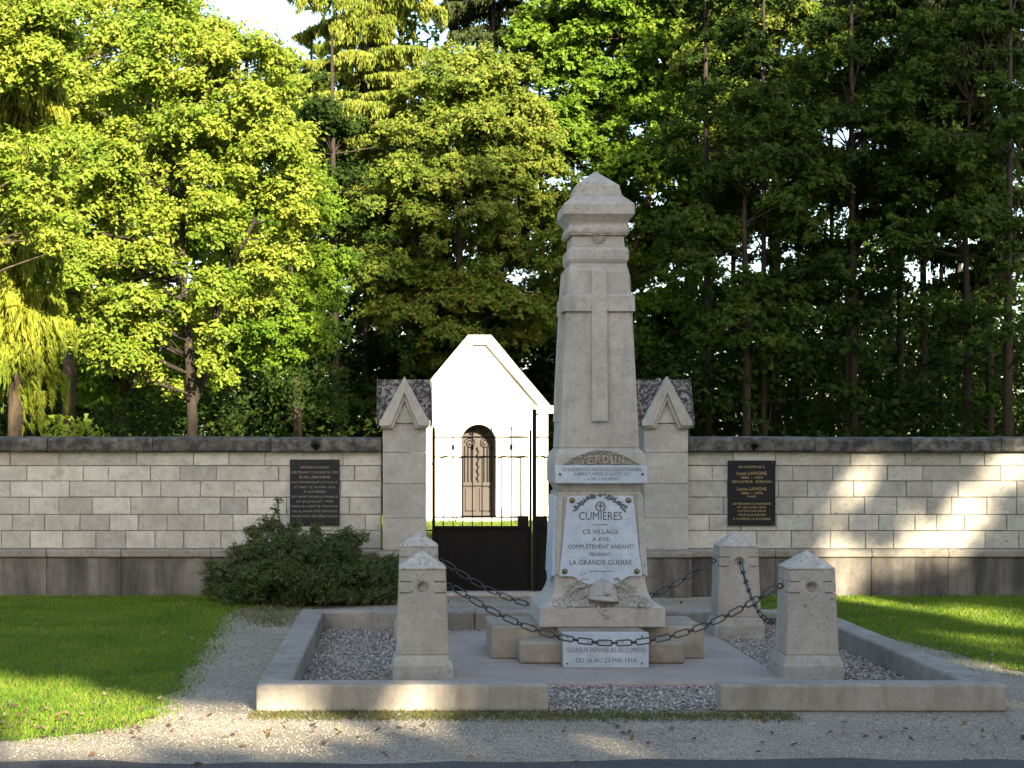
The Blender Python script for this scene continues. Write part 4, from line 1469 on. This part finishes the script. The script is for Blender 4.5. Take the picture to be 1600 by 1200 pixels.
MB().box(dx0 + 0.01, dx1 - 0.01, dy - 0.05, dy - 0.001, dz0 + 0.62, dz0 + 0.70).build('door_rail', 'door', door, bevel=0.01)
MB().box(dx0 + 0.01, dx1 - 0.01, dy - 0.05, dy - 0.001, dz0 + 0.0, dz0 + 0.08).build('door_rail', 'door', door, bevel=0.01)
pts_ = [(dcx + 0.016 * math.cos(i * 0.9), dy - 0.04 + 0.016 * math.sin(i * 0.9), dz0 + 0.70 + i * 0.022) for i in range(34)]
MB().tube(pts_, 0.016, 6).build('twisted_mullion', 'door_iron', door, smooth=True)
for dxx in (-0.27, -0.2, -0.13, 0.13, 0.2, 0.27):
    MB().tube([(dcx + dxx, dy - 0.03, dz0 + 0.70), (dcx + dxx, dy - 0.03, zsp + 0.02 - 0.1)], 0.011, 6).build('grille_bar', 'door_iron', door)
for s in (-1, 1):
    for (ox, oz, r0) in ((0.155, zsp - 0.02, 0.12), (0.13, zsp + 0.20, 0.07), (0.06, zsp + 0.28, 0.05)):
        sp = []
        for i in range(36):
            a = i * 0.36
            rr = r0 * (1 - i / 42)
            sp.append((dcx + s * (ox + rr * math.cos(a)), dy - 0.03, oz + rr * math.sin(a)))
        MB().tube(sp, 0.010, 5).build('grille_scroll', 'door_iron', door, smooth=True)

# ================================================================== VEGETATION
def clump_points(clumps, dens, twig=0.10):
    """clumps: rows (x,y,z,rx,ry,rz); leaf positions, outward normals; leaves sit in small sprays along twigs"""
    ps, ns = [], []
    per = 14
    for (x, y_, z, rx, ry, rz) in clumps:
        n = max(2, int(dens * (rx * ry * rz) ** (2 / 3) / per))
        d = rand_unit(n)
        d[:, 2] = np.where(d[:, 2] < -0.45, -d[:, 2] * RNG.uniform(0.2, 1, n), d[:, 2])
        r = RNG.uniform(0.10, 1.0, n) ** 0.5 * RNG.uniform(0.75, 1.2, n)
        c = np.array([x, y_, z]) + d * r[:, None] * np.array([rx, ry, rz])
        ax = norm(d * np.array([1, 1, 0.5]) + RNG.normal(0, 0.5, (n, 3)) + np.array([0, 0, -0.25]))
        t = RNG.uniform(-1.3, 1.3, (n, per, 1))
        p = c[:, None, :] + ax[:, None, :] * t * twig + RNG.normal(0, twig * 0.38, (n, per, 3))
        p[:, :, 2] -= np.abs(t[:, :, 0]) * twig * 0.25
        ps.append(p.reshape(-1, 3))
        nb = d[:, None, :] * 0.55 + np.array([0.08, -0.45, 0.55]) + RNG.normal(0, 0.5, (n, per, 3))
        ns.append(norm(nb.reshape(-1, 3)))
    return np.concatenate(ps), np.concatenate(ns)


def trunk_tubes(bb, base, path, r0, r1, seg=8):
    n = len(path)
    bb.tube(path, [r0 + (r1 - r0) * i / (n - 1) for i in range(n)], seg)


def limb(bb, a, c, r):
    a, c = Vector(a), Vector(c)
    mid = a.lerp(c, 0.5) + Vector((random.uniform(-1, 1), random.uniform(-1, 1), random.uniform(-0.2, 1.0))) * (c - a).length * 0.10
    bb.tube([a, a.lerp(mid, 0.5) + Vector((0, 0, -0.02)), mid, c], [r, r * 0.8, r * 0.6, r * 0.2], 5, cap=False)


def broad_tree(name, label, paths, clumps, leaf, leaf_l, leaf_w, dens, bark='bark', group=None, rtrunk=0.14, limbs=True, tri=True):
    base = Vector(paths[0][0])
    o = empty(name, (base.x, base.y, 0), label, 'tree', group)
    bb = MB()
    for k, p in enumerate(paths):
        trunk_tubes(bb, base, [Vector(v) for v in p], rtrunk * (1 if k == 0 else 0.65), rtrunk * 0.25)
    nodes = [Vector(v) for p in paths for a, b_ in zip(p[:-1], p[1:]) for v in (Vector(a).lerp(Vector(b_), 0.3), Vector(a).lerp(Vector(b_), 0.7), Vector(b_))]
    if limbs:
        for c in clumps[::2]:
            cv = Vector(c[:3])
            cand = [q for q in nodes if q.z < cv.z + 0.1] or nodes
            q = min(cand, key=lambda v: (v - cv).length + 0.4 * abs(v.z - (cv.z - 0.8)))
            limb(bb, q, cv, 0.012 + 0.012 * (q - cv).length * 0.5)
    bb.build('trunk', bark, o, smooth=True)
    ps, ns = clump_points(clumps, dens)
    leaves('crown', ps, ns, leaf_l, leaf_w, leaf, o, tri=tri)
    return o


def px_clumps(lst, Y, depth, flat=0.75):
    out = []
    for (px, py, r) in lst:
        yy = Y + random.uniform(-depth, depth)
        c = P(px, py, yy)
        rw = r * yy / FPX
        out.append((c.x, c.y, c.z, rw, rw, rw * flat))
    return out


def env_clumps(cpx, cpy, rx, ry, Y, n, rlo, rhi, depth, shape=None):
    out = []
    tries = 0
    while len(out) < n and tries < n * 40:
        tries += 1
        u, v = random.uniform(-1, 1), random.uniform(-1, 1)
        q = u * u + v * v
        if q > 1:
            continue
        w = random.uniform(-1, 1) * math.sqrt(1 - q)
        r = random.uniform(rlo, rhi)
        yy = Y + w * depth
        c = P(cpx + u * rx, cpy + v * ry, yy)
        rw = r * Y / FPX
        if c.z < 0.6:
            continue
        out.append((c.x, c.y, c.z, rw, rw, rw * random.uniform(0.55, 0.85)))
    return out


# --- the bright maple on the left
A = 26.0
cl = px_clumps([(150, 150, 62), (230, 118, 62), (330, 128, 58), (395, 160, 60), (448, 215, 48), (118, 232, 55), (200, 222, 58), (288, 205, 60), (368, 245, 54), (468, 262, 36), (142, 322, 52), (222, 312, 46),
                (330, 318, 36), (402, 312, 52), (462, 332, 36), (162, 402, 48), (240, 396, 40), (332, 440, 36), (398, 398, 40), (205, 470, 44), (172, 520, 40), (216, 562, 36), (300, 486, 30), (420, 470, 36),
                (90, 182, 46), (352, 78, 44), (265, 62, 52), (185, 62, 52), (430, 142, 40), (250, 260, 40), (310, 265, 40), (270, 420, 30), (352, 372, 30), (120, 440, 40), (150, 480, 36), (105, 380, 40),
                (380, 190, 46), (300, 150, 50), (440, 290, 36), (190, 560, 30), (235, 590, 26), (130, 280, 44), (280, 500, 30), (330, 500, 24), (180, 270, 50), (420, 230, 45)], A, 1.1, 0.8)
cl += env_clumps(270, 270, 215, 250, A + 0.5, 110, 24, 46, 1.9)
cl += px_clumps([(120 + random.uniform(-35, 35), 150 + 17 * q, random.uniform(28, 44)) for q in range(24)] + [(195 + random.uniform(-45, 40), 470 + 6 * q, random.uniform(24, 34)) for q in range(18)] + [(330 + 9 * q, 70 + random.uniform(0, 30), 30) for q in range(14)] + [(300 + random.uniform(-40, 50), 430 + 18 * q, random.uniform(20, 30)) for q in range(11)], A - 0.2, 0.9, 0.75)
broad_tree('maple_tree', 'bright yellow-green maple with forked trunk behind the left wall', [
    [(P(303, 700, A).x, A, 0), P(300, 640, A), P(296, 560, A), P(288, 470, A), P(284, 380, A), P(288, 280, A), P(300, 160, A)],
    [P(300, 640, A), P(318, 590, A), P(330, 520, A), P(352, 430, A), P(395, 350, A), P(425, 260, A)]], cl, 'leaf_maple', 0.075, 0.053, 5800, 'dark_bark', rtrunk=0.095, tri=False)
# --- maple at the top left corner
Y2 = 30.0
broad_tree('maple_tree', 'tall pale maple crown in the top left corner of the wood', [
    [(P(105, 700, Y2).x, Y2, 0), P(110, 500, Y2), P(115, 300, Y2), P(110, 100, Y2), P(105, -60, Y2)]],
    env_clumps(110, 90, 235, 270, Y2, 130, 34, 60, 2.2), 'leaf_maple', 0.085, 0.06, 3600, rtrunk=0.14)
broad_tree('ash_tree', 'green leafy tree standing behind the bright maple', [
    [(P(190, 700, 35).x, 35, 0), P(195, 500, 35), P(200, 300, 35), P(210, 120, 35)]],
    env_clumps(225, 380, 270, 270, 35, 150, 30, 55, 2.4), 'leaf_ash', 0.10, 0.07, 2500, rtrunk=0.13)


broad_tree('maple_tree', 'bright maple filling the gap between forked maple and spruce', [
    [(P(470, 700, 33).x, 33, 0), P(462, 560, 33), P(455, 440, 33), P(450, 320, 33)]],
    env_clumps(440, 420, 100, 160, 33, 60, 22, 40, 1.6), 'leaf_ash', 0.09, 0.065, 3000, rtrunk=0.10)
broad_tree('maple_tree', 'overhanging maple boughs in front of the weeping conifer', [
    [(P(-70, 700, 20.5).x, 20.5, 0), P(-60, 450, 20.5), P(-30, 250, 20.5), P(10, 60, 20.5)]],
    px_clumps([(random.uniform(-60, 125), random.uniform(-40, 120), random.uniform(30, 50)) for q in range(26)] + [(random.uniform(-60, 120), random.uniform(205, 390), random.uniform(26, 44)) for q in range(26)], 20.5, 0.5, 0.75),
    'leaf_maple', 0.07, 0.05, 5200, rtrunk=0.09)


# --- hanging conifers
def conifer(name, label, px, Y, levels, leaf, strand, bark='bark', n_per=420, rtrunk=0.12, top_py=-200, group=None, whorl=7, droop=0.25, lw=0.02):
    """levels: (py, reach_px); branches in whorls with hanging strands of needles"""
    bx = P(px, 0, Y).x
    o = empty(name, (bx, Y, 0), label, 'tree', group)
    bb = MB()
    bb.tube([(bx, Y, 0), (bx + 0.03, Y, 3), (bx, Y, P(px, top_py, Y).z)], [rtrunk, rtrunk * 0.8, rtrunk * 0.25], 8)
    P_, A_, N_ = [], [], []
    for (py, reach) in levels:
        z0 = P(px, py, Y).z
        L = reach * Y / FPX
        a0 = random.uniform(0, 6.28)
        for k in range(whorl):
            a = a0 + k * 2 * math.pi / whorl + random.uniform(-0.3, 0.3)
            d = Vector((math.cos(a), math.sin(a), 0))
            ll = L * random.choice((0.45, 0.6, 0.75, 0.9, 1.0, 1.12)) * random.uniform(0.92, 1.08)
            zz = z0 + random.uniform(-0.38, 0.38)
            curve = [Vector((bx, Y, zz)) + d * ll * t + Vector((0, 0, ll * (0.10 * t - droop * 1.6 * t * t + droop * 0.5 * t ** 3))) for t in (0, 0.25, 0.5, 0.75, 1.0)]
            bb.tube(curve, [0.028, 0.022, 0.016, 0.010, 0.004], 4, cap=False)
            n = int(n_per * ll)
            t = RNG.uniform(0.12, 1.0, n) ** 0.8
            ci = np.array([tuple(c) for c in curve])
            seg_i = np.minimum((t * 4).astype(int), 3)
            f = (t * 4 - seg_i)[:, None]
            base = ci[seg_i] * (1 - f) + ci[seg_i + 1] * f
            sd = np.array([-d.y, d.x, 0.0])
            off = RNG.normal(0, 0.16 * (1 - 0.5 * t), n)[:, None] * sd[None] * ll * 0.6
            hang = strand * random.uniform(0.55, 1.25) * RNG.uniform(0.0, 1.0, n) ** 1.3 * (0.55 + 0.45 * np.sin(t * 23 + random.uniform(0, 6)))
            pos = base + off
            pos[:, 2] -= hang * 0.9 + np.abs(off).sum(1) * 0.15
            ax = norm(np.array([0, 0, -1.0]) + RNG.normal(0, 0.22, (n, 3)) + np.array(tuple(d)) * 0.25)
            P_.append(pos)
            A_.append(ax)
            N_.append(norm(np.cross(ax, rand_unit(n))))
    bb.build('trunk', bark, o, smooth=True)
    leaves('crown', np.concatenate(P_), np.concatenate(N_), 0.14, lw, leaf, o, axis=np.concatenate(A_))
    return o


conifer('weeping_conifer', 'golden weeping conifer with hanging sprays at the left edge', 22, 22.0, [(py, random.choice((50, 64, 80, 90)) * min(1, 0.5 + (py + 160) / 500)) for py in range(-160, 575, 30)], 'needle_gold', 0.62, n_per=1100, whorl=7, droop=0.34, lw=0.03)
conifer('spruce_tree', 'sunlit drooping spruce between the bright maple and round tree', 572, 44.0, [(py + random.uniform(-8, 8), random.uniform(0.75, 1.1) * (105 + 55 * min(1, (py + 160) / 420))) for py in range(-190, 430, 27)], 'needle', 0.55, n_per=900, whorl=7, droop=0.20, lw=0.05, rtrunk=0.16)
conifer('spruce_tree', 'dark drooping spruce at top right, second from the right edge', 1405, 41.0, [(py, random.uniform(70, 120)) for py in range(-170, 330, 44)], 'needle_dark', 0.5, 'dark_bark', n_per=560, whorl=8, droop=0.18, lw=0.062)
conifer('spruce_tree', 'dark drooping spruce at the right edge of the wood', 1545, 38.0, [(py, random.uniform(75, 130)) for py in range(-170, 420, 44)], 'needle_dark', 0.5, 'dark_bark', n_per=560, whorl=8, droop=0.18, lw=0.062)
conifer('spruce_tree', 'dark spruce rising behind the round tree top', 770, 46.0, [(py, random.uniform(70, 120)) for py in range(-170, 300, 44)], 'needle_dark', 0.5, 'dark_bark', n_per=560, whorl=8, droop=0.18, lw=0.062)

# --- the round tree over the chapel and its neighbours
Y3 = 41.0
broad_tree('hornbeam_tree', 'round tree with small turning leaves above the chapel', [
    [(P(720, 700, Y3).x, Y3, 0), P(722, 560, Y3), P(718, 400, Y3), P(715, 250, Y3), P(720, 130, Y3)],
    [P(722, 560, Y3), P(670, 450, Y3), P(630, 330, Y3)], [P(718, 480, Y3), P(770, 380, Y3), P(805, 260, Y3)]],
    env_clumps(722, 360, 158, 275, Y3, 215, 24, 46, 2.6) + env_clumps(765, 165, 90, 80, Y3, 45, 20, 36, 1.8), 'leaf_mixed', 0.10, 0.075, 2500, rtrunk=0.14)
Y4 = 45.0
broad_tree('linden_tree', 'tall green tree right behind the top of the monument', [
    [(P(960, 700, Y4).x, Y4, 0), P(962, 480, Y4), P(965, 260, Y4), P(972, 60, Y4)], [P(962, 480, Y4), P(1010, 330, Y4), P(1040, 160, Y4)]],
    env_clumps(990, 230, 170, 400, Y4, 280, 24, 48, 2.8) + env_clumps(960, 20, 150, 140, Y4, 80, 24, 44, 2.2) + env_clumps(1000, 150, 120, 130, Y4, 50, 24, 42, 2.2), 'leaf_green', 0.12, 0.09, 2100, rtrunk=0.15)
Y5 = 43.0
broad_tree('beech_tree', 'yellowish tree crown at the top, right of the monument', [
    [(P(1205, 700, Y5).x, Y5, 0), P(1206, 480, Y5), P(1210, 260, Y5), P(1215, 60, Y5)]],
    env_clumps(1220, 60, 145, 170, Y5, 120, 24, 46, 2.4) + env_clumps(1200, 250, 160, 130, Y5, 70, 22, 40, 2.4), 'leaf_mixed', 0.11, 0.08, 2200, 'dark_bark', rtrunk=0.14)

Y6 = 37.0
broad_tree('linden_tree', 'deep green broad crown over the right wall, nearest the monument', [
    [(P(1165, 700, Y6).x, Y6, 0), P(1168, 520, Y6), P(1162, 350, Y6), P(1170, 200, Y6)]],
    env_clumps(1165, 330, 130, 230, Y6, 72, 24, 46, 2.2), 'leaf_deep', 0.11, 0.08, 1700, 'dark_bark', rtrunk=0.11)
broad_tree('linden_tree', 'deep green broad crown over the middle of the right wall', [
    [(P(1325, 700, Y6 + 2).x, Y6 + 2, 0), P(1322, 520, Y6 + 2), P(1330, 350, Y6 + 2), P(1328, 180, Y6 + 2)]],
    env_clumps(1330, 270, 130, 270, Y6 + 2, 85, 24, 46, 2.2), 'leaf_deep', 0.11, 0.08, 1700, 'dark_bark', rtrunk=0.11)
broad_tree('linden_tree', 'deep green broad crown over the far right of the wall', [
    [(P(1510, 700, Y6).x, Y6, 0), P(1512, 520, Y6), P(1508, 350, Y6), P(1515, 160, Y6)]],
    env_clumps(1510, 250, 130, 270, Y6, 85, 24, 46, 2.2), 'leaf_deep', 0.11, 0.08, 1600, 'dark_bark', rtrunk=0.11)

# --- row of slim trunks on the right and left: each a tree of its own
ordn = ['first', 'second', 'third', 'fourth', 'fifth', 'sixth', 'seventh', 'eighth', 'ninth', 'tenth', 'eleventh', 'twelfth', 'thirteenth']
slim = [(1107, 40), (1144, 44), (1193, 38), (1214, 50), (1250, 47), (1300, 42), (1334, 38), (1390, 48), (1444, 40), (1469, 46), (1500, 52), (1574, 36)]
for i, (px, Y) in enumerate(slim):
    bw = random.uniform(0.08, 0.13)
    cls = []
    for q in range(40):
        py = random.uniform(-90, 650)
        keep = 1.0 if py < 330 else (0.6 if py < 580 else 0.9)
        if random.random() > keep:
            continue
        yy = Y + random.uniform(-1.8, 1.8)
        c = P(px + random.gauss(0, 42), py, yy)
        rr = random.uniform(22, 44) * Y / FPX
        cls.append((c.x, c.y, max(c.z, 0.7), rr, rr, rr * random.uniform(0.45, 0.75)))
    w1 = random.uniform(-6, 6)
    broad_tree('slim_tree', f'{ordn[i]} slim dark trunk counted rightwards from the right gate pillar', [
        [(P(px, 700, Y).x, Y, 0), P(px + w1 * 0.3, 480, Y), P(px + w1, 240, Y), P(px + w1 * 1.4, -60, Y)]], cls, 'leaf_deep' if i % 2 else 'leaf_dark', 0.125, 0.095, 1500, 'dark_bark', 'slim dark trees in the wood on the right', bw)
slim_l = [(45, 40), (120, 44), (168, 39), (240, 47), (385, 42), (430, 46), (480, 50), (525, 40), (612, 47), (660, 52), (850, 50), (900, 53)]
for i, (px, Y) in enumerate(slim_l):
    bw = random.uniform(0.08, 0.14)
    cls = []
    for q in range(46):
        py = random.uniform(110, 660)
        keep = 0.9 if py < 330 else (0.7 if py < 560 else 0.9)
        if random.random() > keep:
            continue
        yy = Y + random.uniform(-1.8, 1.8)
        c = P(px + random.gauss(0, 40), py, yy)
        rr = random.uniform(22, 44) * Y / FPX
        cls.append((c.x, c.y, max(c.z, 0.7), rr, rr, rr * random.uniform(0.45, 0.75)))
    w1 = random.uniform(-6, 6)
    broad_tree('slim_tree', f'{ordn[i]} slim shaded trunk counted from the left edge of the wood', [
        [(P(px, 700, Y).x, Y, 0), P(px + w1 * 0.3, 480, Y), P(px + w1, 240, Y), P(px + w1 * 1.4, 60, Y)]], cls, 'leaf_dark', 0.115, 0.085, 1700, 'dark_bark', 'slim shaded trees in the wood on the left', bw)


# --- undergrowth and the deeper wood that read as one dark mass
def mass(name, label, n, x0, x1, y0, y1, z0, z1, leaf, ll, lw, nz=0.5, seed=0.0, thr=0.0, notch=None):
    x = RNG.uniform(x0, x1, n)
    y_ = RNG.uniform(y0, y1, n)
    z = z0 + (z1 - z0) * RNG.uniform(0, 1, n) ** 1.25
    f = np.sin(x * 1.7 + seed) * np.cos(y_ * 0.8 + seed * 2) + np.sin(x * 0.9 - z * 2.1 + seed) + 0.6 * np.sin(z * 3.3 + x * 2.7 + seed * 3)
    k = f > thr
    if notch:
        k &= ~((x > notch[0]) & (x < notch[1]) & (z > notch[2] + 0.8 * np.sin(x * 2.3)))
    ps = np.stack([x, y_, z], 1)[k]
    ns = norm(np.array([0, -0.3, 0.7]) + RNG.normal(0, 0.7, (len(ps), 3)))
    return tag(leaves(name, ps, ns, ll, lw, leaf), label, 'undergrowth', kind='stuff')


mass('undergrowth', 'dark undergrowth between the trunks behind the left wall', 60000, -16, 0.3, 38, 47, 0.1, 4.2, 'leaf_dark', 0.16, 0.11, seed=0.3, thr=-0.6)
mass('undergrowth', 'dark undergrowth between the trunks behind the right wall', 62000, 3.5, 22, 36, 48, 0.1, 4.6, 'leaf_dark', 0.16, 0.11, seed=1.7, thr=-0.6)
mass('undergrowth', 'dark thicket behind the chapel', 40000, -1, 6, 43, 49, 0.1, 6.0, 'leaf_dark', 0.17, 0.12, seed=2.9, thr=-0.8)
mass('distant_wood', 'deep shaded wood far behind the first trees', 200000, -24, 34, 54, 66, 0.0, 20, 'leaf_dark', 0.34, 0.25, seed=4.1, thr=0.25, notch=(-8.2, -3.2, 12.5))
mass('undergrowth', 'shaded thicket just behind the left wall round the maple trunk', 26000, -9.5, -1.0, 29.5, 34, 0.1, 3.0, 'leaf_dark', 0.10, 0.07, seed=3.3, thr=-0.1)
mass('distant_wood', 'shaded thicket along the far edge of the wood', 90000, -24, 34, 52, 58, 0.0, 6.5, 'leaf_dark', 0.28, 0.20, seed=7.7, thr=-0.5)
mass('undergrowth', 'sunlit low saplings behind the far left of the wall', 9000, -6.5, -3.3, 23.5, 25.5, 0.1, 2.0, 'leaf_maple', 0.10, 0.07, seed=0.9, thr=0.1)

# --- juniper shrub against the wall
sh = empty('juniper_shrub', (-0.98, 16.55, 0), 'spreading dark green juniper shrub against wall by left pillar', 'shrub')
bb = MB()
cl = []
for i in range(120):
    a = random.uniform(0, 2 * math.pi)
    r = random.random() ** 0.6
    x = -0.94 + 0.92 * r * math.cos(a)
    yy = 16.55 + 0.55 * r * math.sin(a)
    hgt = (0.70 - 0.30 * r * r) * random.uniform(0.7, 1.12)
    if x > -0.5:
        hgt *= 0.85
    cl.append((x, yy, hgt * random.uniform(0.12, 0.95), 0.17, 0.17, 0.13))
for (x, z, r) in ((-1.28, 0.80, 0.07), (-1.26, 0.93, 0.045), (-1.25, 1.03, 0.03), (-1.34, 0.72, 0.13), (-1.48, 0.66, 0.12), (-1.12, 0.70, 0.14), (-0.88, 0.68, 0.10), (-0.42, 0.64, 0.09), (-0.56, 0.60, 0.12), (-1.65, 0.48, 0.12)):
    cl.append((x, 16.75, z, r, r, r * 1.1))
for c in cl:
    limb(bb, (-0.98, 16.6, 0.05), c[:3], 0.014)
bb.build('stem', 'dark_bark', sh)
ps, ns = clump_points(cl, 24000, 0.03)
ax = norm(np.stack([(ps[:, 0] + 0.98) * 0.8, (ps[:, 1] - 16.6) * 0.8, np.full(len(ps), 0.30)], 1) + RNG.normal(0, 0.35, (len(ps), 3)))
leaves('foliage', ps, norm(np.cross(ax, rand_unit(len(ps)))), 0.065, 0.014, 'juniper', sh, axis=ax)

# ================================================================== TREES ACROSS THE ROAD (they cast the evening shade)
YP = -16.0
Lx, Ly, Lz = LDIR


def sun_trace(p, yq=YP):
    """slide a world point along the sun direction to the plane y = yq -> (x, h)"""
    t = (p[1] - yq) / Ly
    return p[0] - Lx * t, p[2] - Lz * t


def gpt(px, py, z=0.0):
    Y = FPX * (EYE - z) / (py - 692)
    return P(px, py, Y)


holes = []


def hole(p, r, ry=None):
    x, h = sun_trace(p)
    holes.append((x, h, r, r if ry is None else ry))


diag = []
for (xa, ya, xb, yb, r, cnt) in ((1500, 802, 1445, 850, 0.13, 5), (1350, 738, 1285, 795, 0.03, 6), (1410, 765, 1380, 795, -0.07, 3), (1390, 872, 1300, 918, 0.08, 6), (1605, 700, 1560, 740, 0.03, 4), (1300, 840, 1265, 895, -0.07, 3)):
    diag += [(xa + (xb - xa) * q / (cnt - 1), ya + (yb - ya) * q / (cnt - 1), r) for q in range(cnt)]
for (px, py, r) in diag + list(( (362, 712, -0.08), (348, 738, -0.07), (1560, 885, -0.03))):
    hole(P(px, py, WY), r)
for (px, py, r, q) in ((20, 1085, 0.5, 0.20), (100, 1090, 0.42, 0.18), (170, 1094, 0.30, 0.12), (220, 1106, 0.2, 0.06), (290, 1116, 0.24, 0.03), (360, 1124, 0.28, 0.01), (450, 1126, 0.26, -0.02), (560, 1130, 0.2, -0.05), (40, 1172, 0.4, 0.04), (150, 1170, 0.4, 0.04), (260, 1170, 0.36, 0.02), (380, 1172, 0.3, 0.0), (520, 1160, 0.3, -0.05), (800, 1165, 0.3, -0.05), (1050, 1160, 0.3, -0.06),
                       (1500, 952, 0.45, 0.08), (1590, 975, 0.3, 0.06), (1390, 945, 0.28, 0.03), (1480, 1014, 0.20, 0.06), (1560, 1000, 0.2, 0.03), (1590, 1098, 0.26, 0.0), (780, 938, 0.16, -0.02), (1590, 1040, 0.26, 0.05), (1530, 1030, 0.1, 0.0)):
    hole(gpt(px, py), r, q)
hole(P(430, 1092, 9.88), 0.12, 0.05)
hole(P(655, 1092, 9.88), 0.10, 0.05)
hole(P(690, 1088, 9.88), 0.04, 0.02)
hole(P(850, 958, 14.3), -0.03)


def lit(x, h):
    """true where the row of trees across the road lets the low sun through"""
    hn = h + RNG.normal(0, 1, len(h)) * np.where(x < 13, 0.35, 1.3) + 0.4 * np.sin(x * 1.3) + 0.3 * np.sin(x * 2.9 + 1) + 0.25 * np.sin(h * 2.1 + x)
    top = np.interp(x, [-5, 6, 12, 13.2, 15.2, 16.6, 19, 23, 27, 31, 40], [15.3, 16.2, 17.5, 20.3, 23.0, 25.6, 27.0, 28.8, 29.8, 31.2, 32.0])   # tree tops, the tall group on the right
    win = (x > CWX[0]) & (x < CWX[1]) & (h > CWH[0]) & (h < CWH[1])          # opening that lights the chapel
    return (hn > top) | win


cpa = sun_trace((X0 - 0.5, CY - 1.5, 0.0))
cpb = sun_trace((X1 + 0.4, CY, 3.95))
CWX = (min(cpa[0], cpb[0]) - 0.3, max(cpa[0], cpb[0]) + 0.3)
CWH = (sun_trace((0, CY - 5.0, 0.0))[1], cpb[1] + 0.1)
xs_tr = [1.0, 5.0, 9.0, 13.0, 17.5, 21.5, 26.0, 30.5, 35.0]
for i, tx in enumerate(xs_tr):
    o = empty('roadside_tree', (tx, YP + (i % 2) * 0.8, 0), 'tree of the row across the road, behind the viewer', 'tree', 'trees across the road that shade the monument')
    hgt = 17 if tx < 12 else 33
    MB().tube([(tx, YP, 0), (tx + 0.2, YP, hgt * 0.5), (tx, YP, hgt * 0.9)], [0.3, 0.22, 0.08], 8).build('trunk', 'dark_bark', o, smooth=True)
    n = int(13500 * hgt / 17)
    x = RNG.uniform(tx - 2.4, tx + 2.4, n)
    y_ = YP + RNG.uniform(-1.3, 1.3, n)
    z = RNG.uniform(0.8, hgt + 3.0, n)
    t = (y_ - YP) / Ly
    xx, hh = x - Lx * t, z - Lz * t
    k = ~lit(xx, hh)
    for (hx, hh0, rx, rh) in holes:
        k &= ((xx - hx) / (rx + 0.235)) ** 2 + ((hh - hh0) / (rh + 0.225)) ** 2 > 1
    ps = np.stack([x, y_, z], 1)[k]
    leaves('crown', ps, norm(np.array([0.25, 0.9, 0.3]) + RNG.normal(0, 0.5, (len(ps), 3))), 0.56, 0.46, 'leaf_dark', o)
